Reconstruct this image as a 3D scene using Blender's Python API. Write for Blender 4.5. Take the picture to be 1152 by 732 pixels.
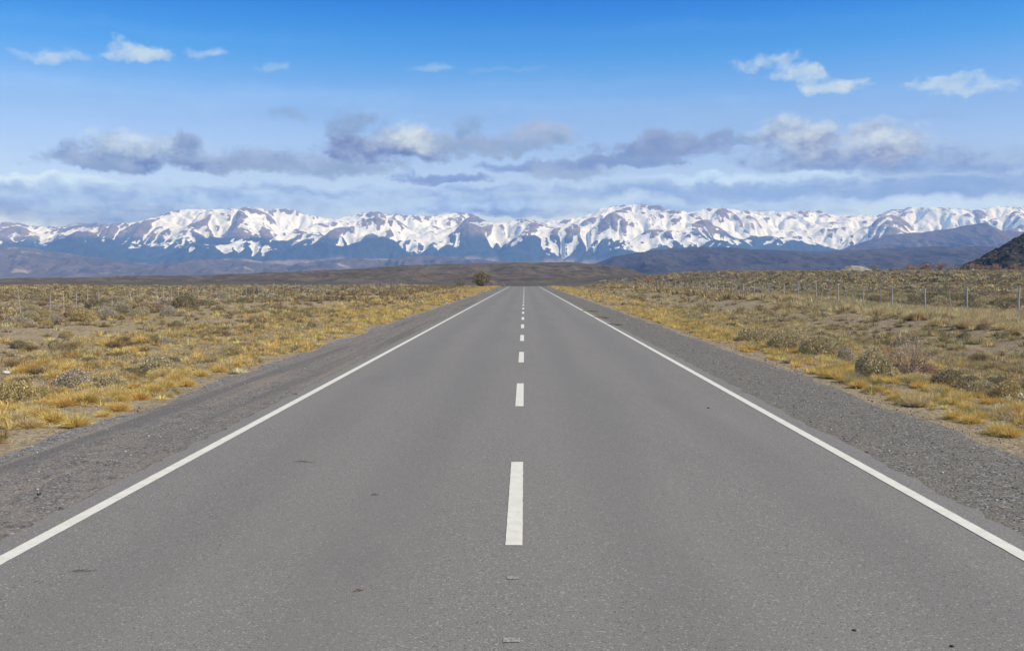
import bpy, math, random
import numpy as np
from mathutils import Vector, Matrix

for o in list(bpy.data.objects):
    bpy.data.objects.remove(o)
S = bpy.context.scene
COL = S.collection
rad = math.radians
rng = np.random.default_rng(7)
random.seed(7)

# ------------------------------------------------------------------ camera
F = 1100.0            # focal length in photo pixels (photo 1152 x 732)
CAMH = 1.8
cd = bpy.data.cameras.new('camera')
cam = bpy.data.objects.new('camera', cd)
COL.objects.link(cam)
PITCH, YAW = -math.atan(53 / F), math.atan(14 / F)
cam.location = (0, 0, CAMH)
cam.rotation_euler = (math.pi / 2 + PITCH, 0, YAW)
cd.sensor_width = 36.0
cd.lens = F / 1152 * 36.0
cd.clip_start = 0.1
cd.clip_end = 120000
S.camera = cam
CAMR = np.array(cam.rotation_euler.to_matrix())


def ray(px, py):
    d = CAMR @ np.array([(px - 576) / F, (366 - py) / F, -1.0])
    return d / np.linalg.norm(d)


def azel(px, py):
    d = ray(px, py)
    return math.atan2(d[0], d[1]), math.asin(d[2])


# ------------------------------------------------------------------ world, sun, exposure
SUN_EL, SUN_AZ = 45.0, 108.0      # azimuth clockwise from +Y (road direction)
w = bpy.data.worlds.new('World')
S.world = w
w.use_nodes = True
nt = w.node_tree
nt.nodes.clear()
N = nt.nodes.new
L = nt.links.new


def wmath(op, a, b=None, c=None, clamp=False):
    n = N('ShaderNodeMath')
    n.operation = op
    n.use_clamp = clamp
    for i, v in enumerate((a, b, c)):
        if v is None:
            continue
        if isinstance(v, (int, float)):
            n.inputs[i].default_value = v
        else:
            L(v, n.inputs[i])
    return n.outputs[0]


def wmix(f, a, b, mode='MIX'):
    n = N('ShaderNodeMix')
    n.data_type = 'RGBA'
    n.blend_type = mode
    for s, v in ((n.inputs[0], f), (n.inputs[6], a), (n.inputs[7], b)):
        if isinstance(v, (int, float)):
            s.default_value = v
        elif isinstance(v, tuple):
            s.default_value = (*v, 1)
        else:
            L(v, s)
    return n.outputs[2]


def wramp(f, stops):
    n = N('ShaderNodeValToRGB')
    e = n.color_ramp.elements
    while len(e) > 1:
        e.remove(e[-1])
    e[0].position, e[0].color = stops[0][0], (*stops[0][1], 1)
    for p, c in stops[1:]:
        x = e.new(p)
        x.color = (*c, 1)
    L(f, n.inputs[0])
    return n.outputs[0]


SKY_STRENGTH = 0.11
sky = N('ShaderNodeTexSky')
sky.sky_type = 'NISHITA'
sky.sun_disc = False
sky.sun_elevation = rad(SUN_EL)
sky.sun_rotation = rad(SUN_AZ)
sky.altitude = 700
sky.air_density = 1.0
sky.dust_density = 0.3
sky.ozone_density = 2.0
tc = N('ShaderNodeTexCoord')
sep = N('ShaderNodeSeparateXYZ')
L(tc.outputs['Generated'], sep.inputs[0])
AZ = wmath('ARCTAN2', sep.outputs[0], sep.outputs[1])
EL = wmath('ARCSINE', sep.outputs[2])
# polarised deep blue aloft, milky towards the horizon
elf = wmath('DIVIDE', EL, rad(40), clamp=True)
SKY_TINT = [(0.0, (.86, .88, 1.27)), (.147, (.92, .92, 1.26)), (.2, (.82, .88, 1.22)), (.235, (.70, .84, 1.19)), (.255, (.62, .86, 1.26)),
            (.32, (.20, .73, 1.28)), (.385, (.0, .51, 1.26)), (.45, (.0, .50, 1.22)), (.8, (.8, .92, 1.0)), (1.0, (.9, .96, 1.0))]
tint = wramp(elf, SKY_TINT)
base = wmix(1.0, sky.outputs[0], tint, 'MULTIPLY')
comb = N('ShaderNodeCombineXYZ')
L(AZ, comb.inputs[0])
L(EL, comb.inputs[1])
P2 = comb.outputs[0]
wn = N('ShaderNodeTexNoise')
wn.inputs['Scale'].default_value = 26
wn.inputs['Detail'].default_value = 5
wn.inputs['Roughness'].default_value = .6
L(P2, wn.inputs[0])
wv = N('ShaderNodeVectorMath')
wv.operation = 'MULTIPLY_ADD'
L(wn.outputs['Color'], wv.inputs[0])
wv.inputs[1].default_value = (.085, .034, 0)
wv.inputs[2].default_value = (-.0425, -.017, 0)
wa = N('ShaderNodeVectorMath')
wa.operation = 'ADD'
L(P2, wa.inputs[0])
L(wv.outputs[0], wa.inputs[1])
PW = wa.outputs[0]
HAZE_D, HAZE_C, HAZE_TOP = 5.4e-5, (.24, .47, 1.0), 1680.0
HAZE_S = (.46, .50, .57)


def through_air(c, el):
    ln = min(HAZE_TOP / math.sin(max(el, .05)), 26000)
    r = []
    for v, k, s_ in zip(c, HAZE_C, HAZE_S):
        T = math.exp(-HAZE_D * ln * k)
        r.append(max((v - (1 - T) * s_) / T, .015))
    return (r[0] * .86, r[1] * 1.02, r[2] * 1.0)



def wnoise(scale, detail, rough, sx=1.0, sy=1.0, off=0.0):
    m = N('ShaderNodeMapping')
    m.inputs['Scale'].default_value = (sx, sy, 1)
    m.inputs['Location'].default_value = (off, off * 1.7, off * .3)
    L(P2, m.inputs[0])
    n = N('ShaderNodeTexNoise')
    n.inputs['Scale'].default_value = scale
    n.inputs['Detail'].default_value = detail
    n.inputs['Roughness'].default_value = rough
    L(m.outputs[0], n.inputs[0])
    return n.outputs[0]


n_edge = wnoise(30, 7, .60, 1, 1.7, 3.1)
n_fine = wnoise(95, 7, .66, 1, 1.6, 8.3)
n_lit = wnoise(46, 6, .6, 1, 1.5, 5.7)
n_band = wnoise(9, 8, .62, 1, 6.5, 1.9)
edge_amt = wmath('ADD', wmath('MULTIPLY', wmath('SUBTRACT', n_edge, .5), 2.0), wmath('MULTIPLY', wmath('SUBTRACT', n_fine, .5), 1.7))
band_amt = wmath('ADD', wmath('MULTIPLY', wmath('SUBTRACT', n_band, .5), 2.6), wmath('MULTIPLY', wmath('SUBTRACT', n_fine, .5), 1.0))
lit_amt = wmath('MULTIPLY', wmath('SUBTRACT', n_lit, .5), 2.8)

CK = 1.0 / SKY_STRENGTH        # cloud radiances below are display-linear
WHITE, GREY, DARK = (.56, .58, .67), (.25, .325, .50), (.145, .225, .42)
PALE, SLATE = (.43, .53, .72), (.24, .34, .58)


def sc(c):
    return tuple(v * CK for v in c)


def cloud(col, px, py, rx, ry, lo, hi, op=1.0, soft=.8, stretch=False, bias=0.0):
    a0, e0 = azel(px, py)
    s = N('ShaderNodeVectorMath')
    s.operation = 'SUBTRACT'
    ch = N('ShaderNodeVectorMath')      # keeps the clouds evaluated one after another (short shader stack)
    ch.operation = 'MULTIPLY_ADD'
    L(col, ch.inputs[0])
    ch.inputs[1].default_value = (1e-9, 1e-9, 1e-9)
    L(PW, ch.inputs[2])
    L(ch.outputs[0], s.inputs[0])
    s.inputs[1].default_value = (a0, e0, 0)
    m = N('ShaderNodeVectorMath')
    m.operation = 'MULTIPLY'
    L(s.outputs[0], m.inputs[0])
    m.inputs[1].default_value = (F / rx, F / ry, 0)
    d = N('ShaderNodeVectorMath')
    d.operation = 'DOT_PRODUCT'
    L(m.outputs[0], d.inputs[0])
    L(m.outputs[0], d.inputs[1])
    sp = N('ShaderNodeSeparateXYZ')
    L(m.outputs[0], sp.inputs[0])
    v = sp.outputs[1]
    # flatter base than top
    lowv = wmath('MULTIPLY', wmath('MINIMUM', v, 0.0), wmath('MINIMUM', v, 0.0))
    dd = wmath('ADD', d.outputs['Value'], wmath('MULTIPLY', lowv, 1.0 if not stretch else 0.2))
    q = wmath('ADD', wmath('SUBTRACT', 1.42, dd), band_amt if stretch else edge_amt)
    mr = N('ShaderNodeMapRange')
    mr.interpolation_type = 'SMOOTHSTEP'
    mr.inputs[1].default_value = 0
    mr.inputs[2].default_value = soft * 2.1
    mr.inputs[3].default_value = 0
    mr.inputs[4].default_value = op
    L(q, mr.inputs[0])
    t = wmath('ADD', wmath('ADD', wmath('MULTIPLY', v, .45), .45 + bias), lit_amt if not stretch else wmath('MULTIPLY', lit_amt, .8), clamp=True)
    c = wmix(t, sc(through_air(lo, e0)), sc(through_air(hi, e0)))
    return wmix(mr.outputs[0], col, c)


CL = [
    # thin veils of high cloud
    (320, 112, 330, 16, (.40, .52, .74), (.46, .58, .80), .28, 1.8, True, .1),
    (640, 98, 260, 12, (.36, .50, .76), (.44, .58, .82), .22, 1.8, True, .1),
    (180, 36, 240, 9, (.30, .46, .76), (.38, .54, .82), .16, 1.8, True, .1),
    (760, 34, 300, 8, (.24, .42, .76), (.32, .50, .82), .14, 1.8, True, .1),
    (720, 128, 330, 22, (.42, .54, .78), (.48, .60, .82), .35, 1.8, True, .1),
    (0, 150, 520, 75, (.40, .50, .70), (.46, .56, .76), .45, 1.6, True, .2),
    # stratus sheets low over the range
    (300, 226, 430, 22, SLATE, PALE, .85, 1.0, True, -.05),
    (90, 242, 190, 15, (.15, .23, .47), SLATE, .95, 1.0, True, -.1),
    (90, 222, 200, 14, SLATE, PALE, .9, 1.0, True, .1),
    (830, 216, 330, 13, SLATE, (.30, .40, .62), .95, .7, True, -.1),
    (1080, 208, 150, 16, SLATE, (.30, .40, .62), .95, .7, True, -.1),
    (760, 232, 220, 9, SLATE, PALE, .8, .8, True, .0),
    (520, 236, 90, 8, SLATE, PALE, .9, .8, True, -.1),
    (590, 240, 60, 6, (.17, .26, .50), SLATE, .9, .8, True, .0),
    (700, 226, 80, 8, PALE, (.56, .60, .70), .7, .9, True, .3),
    (1060, 232, 150, 11, PALE, (.56, .61, .72), .9, 1.0, True, .2),
    (880, 240, 120, 6, SLATE, PALE, .8, .9, True, -.1),
    (60, 202, 75, 7, PALE, (.66, .70, .78), .95, .8, True, .5),
    (120, 212, 150, 11, SLATE, (.5, .56, .70), .9, .9, True, .1),
    (350, 213, 130, 6, SLATE, PALE, .85, .8, True, -.2),
    (520, 211, 110, 5, SLATE, PALE, .8, .8, True, -.1),
    (850, 199, 160, 5, PALE, (.56, .64, .78), .8, .8, True, .4),
    (1010, 192, 70, 3, PALE, (.60, .66, .78), .8, .8, True, .4),
    # the row of grey cumulus
    (500, 199, 62, 6, (.20, .28, .52), SLATE, .95, .6, True, .0),
    (600, 186, 60, 8, (.20, .28, .52), SLATE, .95, .6, True, .0),
    (640, 191, 60, 13, GREY, (.36, .40, .56), .85, .8, False, .0),
    (1110, 172, 90, 15, GREY, (.33, .38, .56), .7, 1.2, False, -.1),
    (1060, 187, 120, 8, (.20, .29, .53), SLATE, .85, .8, True, .0),
    (330, 184, 140, 17, GREY, (.33, .38, .56), .95, .7, False, -.05),
    (230, 184, 60, 12, GREY, (.33, .38, .56), .95, .7, False, -.05),
    (140, 180, 84, 17, (.14, .21, .43), (.30, .36, .54), 1.0, .6, False, -.1),
    (165, 166, 64, 17, GREY, (.58, .59, .68), .95, .8, False, .05),
    (207, 166, 20, 15, (.20, .27, .48), GREY, .9, .8, False, .0),
    (110, 182, 50, 12, GREY, (.36, .41, .58), .9, .7, False, .0),
    (395, 148, 30, 24, (.20, .26, .45), GREY, .95, .7, False, .1),
    (440, 166, 78, 22, (.15, .21, .42), (.32, .36, .53), 1.0, .6, False, -.05),
    (462, 158, 44, 20, GREY, (.66, .64, .68), .9, .9, False, .15),
    (480, 166, 30, 12, (.40, .41, .54), (.66, .64, .68), .6, .9, False, .2),
    (550, 164, 74, 14, GREY, (.33, .37, .54), .95, .6, False, -.05),
    (527, 144, 18, 13, (.21, .28, .48), GREY, .9, .8, False, .0),
    (618, 153, 40, 17, GREY, (.40, .42, .57), .95, .7, False, .05),
    (745, 168, 78, 18, (.20, .27, .48), (.28, .33, .51), 1.0, .6, False, .0),
    (690, 181, 80, 8, (.19, .27, .50), GREY, .95, .6, True, .0),
    (820, 159, 60, 6, (.22, .29, .51), GREY, .85, .8, True, .0),
    (960, 180, 125, 13, (.19, .27, .49), (.32, .37, .55), .9, .7, False, -.1),
    (898, 160, 56, 27, (.24, .29, .47), (.54, .55, .64), .97, .7, False, .0),
    (908, 152, 30, 18, (.36, .38, .54), (.60, .60, .66), .7, .9, False, .1),
    (994, 162, 58, 21, (.27, .31, .49), (.57, .57, .65), .97, .7, False, .05),
    (330, 130, 20, 8, SLATE, GREY, .8, .9, False, .0),
    (124, 174, 10, 5, SLATE, GREY, .5, .9, False, .0),
    # small white ones higher up
    (45, 65, 34, 6.4, (.40, .50, .68), WHITE, .72, 1.1, False, .25),
    (75, 62, 29, 7.2, (.40, .50, .68), WHITE, .72, 1.1, False, .25),
    (162, 57, 35, 9.6, (.42, .50, .66), WHITE, .92, .8, False, .2),
    (150, 62, 34, 5.6, (.42, .50, .66), WHITE, .7, .9, False, .2),
    (237, 62, 20, 6.4, (.40, .50, .68), WHITE, .7, 1.1, False, .2),
    (304, 78, 12, 6.4, (.40, .50, .68), WHITE, .55, 1.2, False, .2),
    (486, 79, 21, 5.6, (.40, .50, .68), WHITE, .5, 1.2, False, .1),
    (580, 78, 59, 3.2, (.4, .5, .7), PALE, .35, 1.4, True, .1),
    (866, 70, 27, 8.0, (.42, .50, .66), WHITE, .85, .9, False, .2),
    (895, 83, 32, 10.4, (.42, .50, .66), WHITE, .9, .8, False, .15),
    (932, 94, 37, 10.4, (.42, .50, .66), WHITE, .95, .7, False, .2),
    (1045, 95, 25, 6.4, (.42, .50, .66), WHITE, .85, .8, False, .2),
    (1090, 101, 45, 7.2, (.42, .50, .66), WHITE, .9, .8, False, .2),
    (1083, 92, 18, 6.4, (.42, .50, .66), WHITE, .75, .9, False, .2),
    (1060, 131, 34, 6.4, GREY, SLATE, .3, 1.2, False, .0),
]
col = base
for c_ in CL:
    col = cloud(col, *c_)
bg = N('ShaderNodeBackground')
L(col, bg.inputs[0])
bg.inputs[1].default_value = SKY_STRENGTH
out = N('ShaderNodeOutputWorld')
L(bg.outputs[0], out.inputs[0])
w.cycles.sampling_method = 'MANUAL'
w.cycles.sample_map_resolution = 512

sd = bpy.data.lights.new('sun', 'SUN')
sd.energy = 4.0
sd.angle = rad(.53)
sd.color = (1.0, .92, .80)
sun = bpy.data.objects.new('sun', sd)
COL.objects.link(sun)
to_sun = Vector((math.sin(rad(SUN_AZ)) * math.cos(rad(SUN_EL)), math.cos(rad(SUN_AZ)) * math.cos(rad(SUN_EL)), math.sin(rad(SUN_EL))))
sun.rotation_euler = to_sun.to_track_quat('Z', 'Y').to_euler()
sun.location = (30, -20, 60)

S.view_settings.view_transform = 'Standard'
S.view_settings.look = 'None'
S.view_settings.exposure = 0.28
S.view_settings.gamma = 1.0
S.render.engine = 'CYCLES'
S.cycles.use_denoising = True
S.cycles.max_bounces = 6
S.cycles.diffuse_bounces = 3
S.cycles.transmission_bounces = 4
S.cycles.volume_bounces = 2
S.cycles.transparent_max_bounces = 4


# ------------------------------------------------------------------ helpers
def tag(o, label=None, cat=None, group=None, kind=None):
    for k, v in (('label', label), ('category', cat), ('group', group), ('kind', kind)):
        if v:
            o[k] = v
    return o


def link(name, me, mat=None, parent=None, loc=None):
    o = bpy.data.objects.new(name, me)
    COL.objects.link(o)
    if mat is not None and me is not None and not me.materials:
        me.materials.append(mat)
    if parent:
        o.parent = parent
    if loc is not None:
        o.location = loc
    return o


def mesh_np(name, V, Fc, colors=None, smooth=False, attrs=None):
    """V (n,3); Fc (m,k) polygon indices of one size; colors (n,3) point colours."""
    V = np.asarray(V, np.float32)
    Fc = np.asarray(Fc, np.int32)
    me = bpy.data.meshes.new(name)
    me.vertices.add(len(V))
    me.vertices.foreach_set('co', V.ravel())
    k = Fc.shape[1]
    me.loops.add(Fc.size)
    me.loops.foreach_set('vertex_index', Fc.ravel())
    me.polygons.add(len(Fc))
    me.polygons.foreach_set('loop_start', np.arange(len(Fc), dtype=np.int32) * k)
    me.polygons.foreach_set('loop_total', np.full(len(Fc), k, np.int32))
    if smooth:
        me.polygons.foreach_set('use_smooth', np.ones(len(Fc), bool))
    if colors is not None:
        a = me.attributes.new('tint', 'FLOAT_COLOR', 'POINT')
        c4 = np.ones((len(V), 4), np.float32)
        c4[:, :3] = colors
        a.data.foreach_set('color', c4.ravel())
    for nme, arr in (attrs or {}).items():
        a = me.attributes.new(nme, 'FLOAT', 'POINT')
        a.data.foreach_set('value', np.asarray(arr, np.float32).ravel())
    me.update(calc_edges=True)
    me.validate()
    return me


def grid_faces(nr, nc):
    i = np.arange(nr * nc).reshape(nr, nc)
    return np.stack([i[:-1, :-1], i[:-1, 1:], i[1:, 1:], i[1:, :-1]], -1).reshape(-1, 4)


_perm = np.random.default_rng(3).permutation(4096)
_ang = np.random.default_rng(4).random(4096) * 2 * np.pi
_gx, _gy = np.cos(_ang), np.sin(_ang)


def perlin(x, y):
    x = np.asarray(x, float)
    y = np.asarray(y, float)
    xi, yi = np.floor(x).astype(int), np.floor(y).astype(int)
    xf, yf = x - xi, y - yi
    u = xf ** 3 * (xf * (xf * 6 - 15) + 10)
    v = yf ** 3 * (yf * (yf * 6 - 15) + 10)

    def g(ix, iy, fx, fy):
        h = _perm[(_perm[ix & 4095] + iy) & 4095]
        return _gx[h] * fx + _gy[h] * fy
    a = g(xi, yi, xf, yf)
    b = g(xi + 1, yi, xf - 1, yf)
    c = g(xi, yi + 1, xf, yf - 1)
    d = g(xi + 1, yi + 1, xf - 1, yf - 1)
    return (a + u * (b - a) + v * ((c + u * (d - c)) - (a + u * (b - a)))) * 1.5


def fbm(x, y, o=4, gain=.5):
    s, a, f = 0, 1, 1
    for k in range(o):
        s = s + a * perlin(x * f + 17.3 * k, y * f - 9.1 * k)
        a *= gain
        f *= 2.03
    return s


def sstep(a, b, x):
    t = np.clip((np.asarray(x, float) - a) / (b - a), 0, 1)
    return t * t * (3 - 2 * t)


# material node builder
class MB:
    def __init__(self, name):
        self.m = bpy.data.materials.new(name)
        self.m.use_nodes = True
        self.t = self.m.node_tree
        self.t.nodes.clear()
        self.out = self.n('ShaderNodeOutputMaterial')

    def n(self, ty, **kw):
        x = self.t.nodes.new(ty)
        for k, v in kw.items():
            setattr(x, k, v)
        return x

    def set(self, sock, v):
        if isinstance(v, (int, float)):
            sock.default_value = v
        elif isinstance(v, tuple):
            sock.default_value = v if len(sock.default_value) == len(v) else (*v, 1)
        else:
            self.t.links.new(v, sock)

    def pos(self):
        if not hasattr(self, '_p'):
            self._p = self.n('ShaderNodeNewGeometry').outputs['Position']
        return self._p

    def obj(self):
        return self.n('ShaderNodeTexCoord').outputs['Object']

    def map(self, v, scale, loc=(0, 0, 0)):
        x = self.n('ShaderNodeMapping')
        self.set(x.inputs[0], v)
        x.inputs['Scale'].default_value = scale
        x.inputs['Location'].default_value = loc
        return x.outputs[0]

    def noise(self, v, scale, detail=4, rough=.55, dist=0):
        x = self.n('ShaderNodeTexNoise')
        self.set(x.inputs[0], v)
        x.inputs['Scale'].default_value = scale
        x.inputs['Detail'].default_value = detail
        x.inputs['Roughness'].default_value = rough
        x.inputs['Distortion'].default_value = dist
        return x.outputs[0]

    def voro(self, v, scale, out='Distance', feat='F1', rnd=1.0):
        x = self.n('ShaderNodeTexVoronoi', feature=feat)
        self.set(x.inputs[0], v)
        x.inputs['Scale'].default_value = scale
        x.inputs['Randomness'].default_value = rnd
        return x.outputs[out]

    def math(self, op, a, b=None, clamp=False):
        x = self.n('ShaderNodeMath', operation=op, use_clamp=clamp)
        self.set(x.inputs[0], a)
        if b is not None:
            self.set(x.inputs[1], b)
        return x.outputs[0]

    def rng(self, v, a, b, lo=0.0, hi=1.0, smooth=True):
        x = self.n('ShaderNodeMapRange')
        if smooth:
            x.interpolation_type = 'SMOOTHSTEP'
        self.set(x.inputs[0], v)
        for i, q in enumerate((a, b, lo, hi)):
            x.inputs[i + 1].default_value = q
        return x.outputs[0]

    def mix(self, f, a, b, mode='MIX'):
        x = self.n('ShaderNodeMix', data_type='RGBA', blend_type=mode)
        self.set(x.inputs[0], f)
        self.set(x.inputs[6], a)
        self.set(x.inputs[7], b)
        return x.outputs[2]

    def xyz(self, v):
        x = self.n('ShaderNodeSeparateXYZ')
        self.set(x.inputs[0], v)
        return x.outputs

    def attr(self, name, out='Fac'):
        x = self.n('ShaderNodeAttribute', attribute_name=name)
        return x.outputs[out]

    def bump(self, h, strength, dist, normal=None):
        x = self.n('ShaderNodeBump')
        x.inputs['Strength'].default_value = strength
        x.inputs['Distance'].default_value = dist
        self.set(x.inputs['Height'], h)
        if normal is not None:
            self.set(x.inputs['Normal'], normal)
        return x.outputs[0]

    def principled(self, color, rough=.9, normal=None, spec=.3):
        p = self.n('ShaderNodeBsdfPrincipled')
        self.set(p.inputs['Base Color'], color)
        self.set(p.inputs['Roughness'], rough)
        self.set(p.inputs['Specular IOR Level'], spec)
        if normal is not None:
            self.set(p.inputs['Normal'], normal)
        self.t.links.new(p.outputs[0], self.out.inputs[0])
        return self.m


# ------------------------------------------------------------------ materials of the setting
def mat_asphalt():
    b = MB('asphalt')
    p = b.pos()
    fine = b.noise(p, 105, 3, .75)
    mid = b.noise(p, 22, 4, .6)
    big = b.noise(b.map(p, (1.0, .12, 1)), .9, 4, .55)
    cell = b.voro(p, 88, 'Color')
    cs = b.xyz(cell)[0]
    c = b.mix(b.rng(fine, .36, .64), (.112, .105, .091), (.295, .273, .232))
    c = b.mix(b.rng(mid, .3, .7, 0, .35), c, (.155, .150, .138))
    # pale aggregate chips and dark voids
    c = b.mix(b.rng(cs, .92, .98, 0, .55), c, (.44, .415, .36))
    c = b.mix(b.rng(cs, .10, .02, 0, .6), c, (.045, .045, .045))
    # broad wheel-path and dust mottling along the lane
    c = b.mix(b.rng(big, .35, .7, 0, .38), c, (.225, .205, .175))
    x = b.xyz(p)
    wob = b.math('ADD', x[0], b.math('MULTIPLY', b.math('SUBTRACT', big, .5), 1.2))
    for cx in (-2.45, -1.0, .85, 2.35):
        dist = b.math('ABSOLUTE', b.math('SUBTRACT', wob, cx))
        c = b.mix(b.rng(dist, .55, .1, 0, .2), c, (.125, .119, .108))
    st = b.noise(b.map(p, (1.0, .35, 1), (3, 8, 0)), .55, 5, .65)
    c = b.mix(b.rng(st, .55, .72, 0, .14), c, (.10, .097, .092))
    h = b.math('ADD', b.math('MULTIPLY', fine, .7), b.math('MULTIPLY', cs, .4))
    return b.principled(c, .86, b.bump(h, .55, .006), .28)


def mat_paint():
    b = MB('road_paint')
    p = b.pos()
    n = b.noise(p, 60, 5, .7)
    n2 = b.noise(p, 7, 4, .6)
    c = b.mix(b.rng(n2, .35, .7), (.70, .665, .56), (.63, .59, .48))
    c = b.mix(b.rng(n, .42, .30, 0, .7), c, (.27, .26, .235))
    return b.principled(c, .7, b.bump(n, .5, .004), .3)


def gravel_mat(name, lo, hi, dust, tracks):
    b = MB(name)
    p = b.pos()
    v1 = b.voro(p, 34, 'Color')
    d1 = b.voro(p, 34, 'Distance')
    v2 = b.voro(p, 75, 'Color')
    s1, s2 = b.xyz(v1)[0], b.xyz(v2)[1]
    n = b.noise(p, 3.2, 5, .6)
    c = b.mix(b.rng(s2, 0, 1, smooth=False), lo, hi)
    c = b.mix(b.rng(s1, .80, .95, 0, .7), c, (.36, .345, .31))
    c = b.mix(b.rng(s1, .16, .05, 0, .7), c, (.04, .04, .038))
    c = b.mix(b.rng(n, .42, .68, 0, .75), c, dust)
    if tracks:
        t = b.noise(b.map(p, (1.0, .02, 1)), 2.6, 4, .62)
        c = b.mix(b.rng(t, .46, .62, 0, .8), c, (.145, .134, .12))
        t2 = b.noise(b.map(p, (1.0, .03, 1), (4, 2, 0)), 4.5, 3, .6)
        c = b.mix(b.rng(t2, .52, .68, 0, .6), c, (.27, .225, .165))
    if tracks:
        xw = b.math('ADD', b.xyz(p)[0], b.math('MULTIPLY', b.math('SUBTRACT', n, .5), .5))
        rim = b.rng(xw, -5.1, -5.5)
        c = b.mix(rim, c, b.mix(b.rng(s1, .2, .9), (.12, .112, .10), (.37, .35, .31)))
    h = b.math('ADD', b.math('MULTIPLY', d1, -.8), b.math('MULTIPLY', b.noise(p, 70, 3, .6), .6))
    return b.principled(c, .95, b.bump(h, .8, .02), .15)


def mat_ground():
    b = MB('steppe_soil')
    p = b.pos()
    x = b.xyz(p)
    ax = b.math('ABSOLUTE', x[0])
    big = b.noise(p, .09, 5, .6)
    mid = b.noise(p, .9, 6, .62)
    fin = b.noise(p, 14, 5, .65)
    s1 = b.xyz(b.voro(p, 20, 'Color'))[0]
    soil = b.mix(b.rng(mid, .3, .7), (.31, .235, .14), (.43, .34, .205))
    soil = b.mix(b.rng(fin, .45, .7, 0, .6), soil, (.19, .145, .095))
    soil = b.mix(b.rng(s1, .84, .97, 0, .6), soil, (.42, .38, .31))
    soil = b.mix(b.rng(s1, .14, .03, 0, .6), soil, (.09, .075, .055))
    # greyer stonier soil between the right verge and the fence
    rightf = b.math('MULTIPLY', b.rng(x[0], 7.5, 10), b.rng(big, .3, .6, .35, .8))
    soil = b.mix(rightf, soil, b.mix(b.rng(fin, .35, .65), (.19, .15, .105), (.32, .255, .175)))
    # dry litter under the plants
    lit = b.noise(p, 2.2, 5, .7)
    soil = b.mix(b.rng(lit, .46, .62, 0, .75), soil, (.40, .32, .185))
    # low scrub cover of the far plain
    d = b.rng(x[1], 110, 330)
    s_far = b.noise(b.map(p, (1, .55, 1)), .16, 6, .72)
    s_far2 = b.noise(b.map(p, (1, .35, 1)), .02, 6, .68)
    far = b.mix(b.rng(s_far, .38, .62), (.10, .08, .048), (.23, .18, .105))
    far = b.mix(b.rng(s_far2, .40, .64, 0, .65), far, (.105, .085, .075))
    dd = b.rng(x[1], 420, 900)
    far = b.mix(dd, far, b.mix(b.rng(s_far2, .35, .65), (.075, .066, .056), (.125, .108, .085)))  # distant band of the plain darkened in colour for cloud shadow
    rgt = b.math('MULTIPLY', b.rng(x[0], 20.5, 23), b.rng(lit, .3, .6, .6, .95))
    soil = b.mix(rgt, soil, b.mix(b.rng(fin, .35, .65), (.145, .118, .075), (.27, .215, .14)))
    c = b.mix(d, soil, far)
    sp = b.noise(p, 5.5, 5, .7)
    c = b.mix(b.rng(sp, .54, .68, 0, .6), c, b.mix(.5, c, (.12, .09, .055)))
    h = b.math('ADD', b.math('ADD', b.math('MULTIPLY', mid, 1.0), b.math('MULTIPLY', fin, .5)), b.math('MULTIPLY', sp, .8))
    return b.principled(c, .97, b.bump(h, .9, .14), .1)


def hill_mat(name, ca, cb, cc, scale, stretch=1.0, spots=None):
    b = MB(name)
    p = b.pos()
    n1 = b.noise(p, scale, 7, .66, .4)
    n2 = b.noise(b.map(p, (1, 1, stretch)), scale * 5, 6, .7)
    c = b.mix(b.rng(n1, .36, .64), ca, cb)
    c = b.mix(b.rng(n2, .48, .66, 0, .75), c, cc)
    if spots:
        n3 = b.noise(b.map(p, (1, 1, 2.0)), scale * 1.7, 5, .6)
        c = b.mix(b.rng(n3, .60, .68), c, spots)
    return b.principled(c, .97, b.bump(n2, .8, .12 / scale), .05)


def mat_mountain():
    b = MB('mountain_rock_and_snow')
    p = b.pos()
    z = b.xyz(p)[2]
    sn = b.attr('snow')
    n1 = b.noise(b.map(p, (1, 1, 2.2)), .006, 6, .68, .3)
    n2 = b.noise(p, .0011, 5, .6)
    n3 = b.noise(b.map(p, (1, .5, 1.3)), .011, 6, .72, 1.2)
    rock = b.mix(b.rng(n1, .35, .65), (.115, .095, .088), (.225, .185, .165))
    forest = b.mix(b.rng(n1, .35, .65), (.012, .024, .030), (.026, .040, .045))  # some blue of the hazy air is mixed into the forest colour
    steppe = b.mix(b.rng(n1, .4, .62), (.16, .128, .095), (.29, .235, .17))
    fz = b.math('ADD', z, b.math('MULTIPLY', b.math('SUBTRACT', n2, .5), 320))
    c = b.mix(b.rng(fz, 640, 800), forest, rock)
    c = b.mix(b.attr('steppe'), c, steppe)
    sf = b.math('ADD', sn, b.math('MULTIPLY', b.math('ADD', b.math('MULTIPLY', b.math('SUBTRACT', n1, .5), 1.1), b.math('MULTIPLY', b.math('SUBTRACT', n3, .5), 1.7))))
    c = b.mix(b.rng(sf, .485, .52), c, (.75, .785, .83))
    return b.principled(c, .9, b.bump(b.math('ADD', n1, b.math('MULTIPLY', n3, .4)), .7, 45), .15)


M_ASPH, M_PAINT = mat_asphalt(), mat_paint()


def mat_worn():
    b = MB('worn_paint')
    n = b.noise(b.pos(), 70, 4, .7)
    return b.principled(b.mix(b.rng(n, .42, .62), (.19, .178, .158), (.38, .36, .32)), .8)


M_WORN = mat_worn()
M_SHL = gravel_mat('dirt_shoulder', (.098, .09, .078), (.255, .23, .196), (.245, .212, .168), True)
M_SHR = gravel_mat('gravel_shoulder', (.078, .071, .059), (.232, .213, .178), (.185, .162, .126), False)
M_GROUND = mat_ground()


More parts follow.
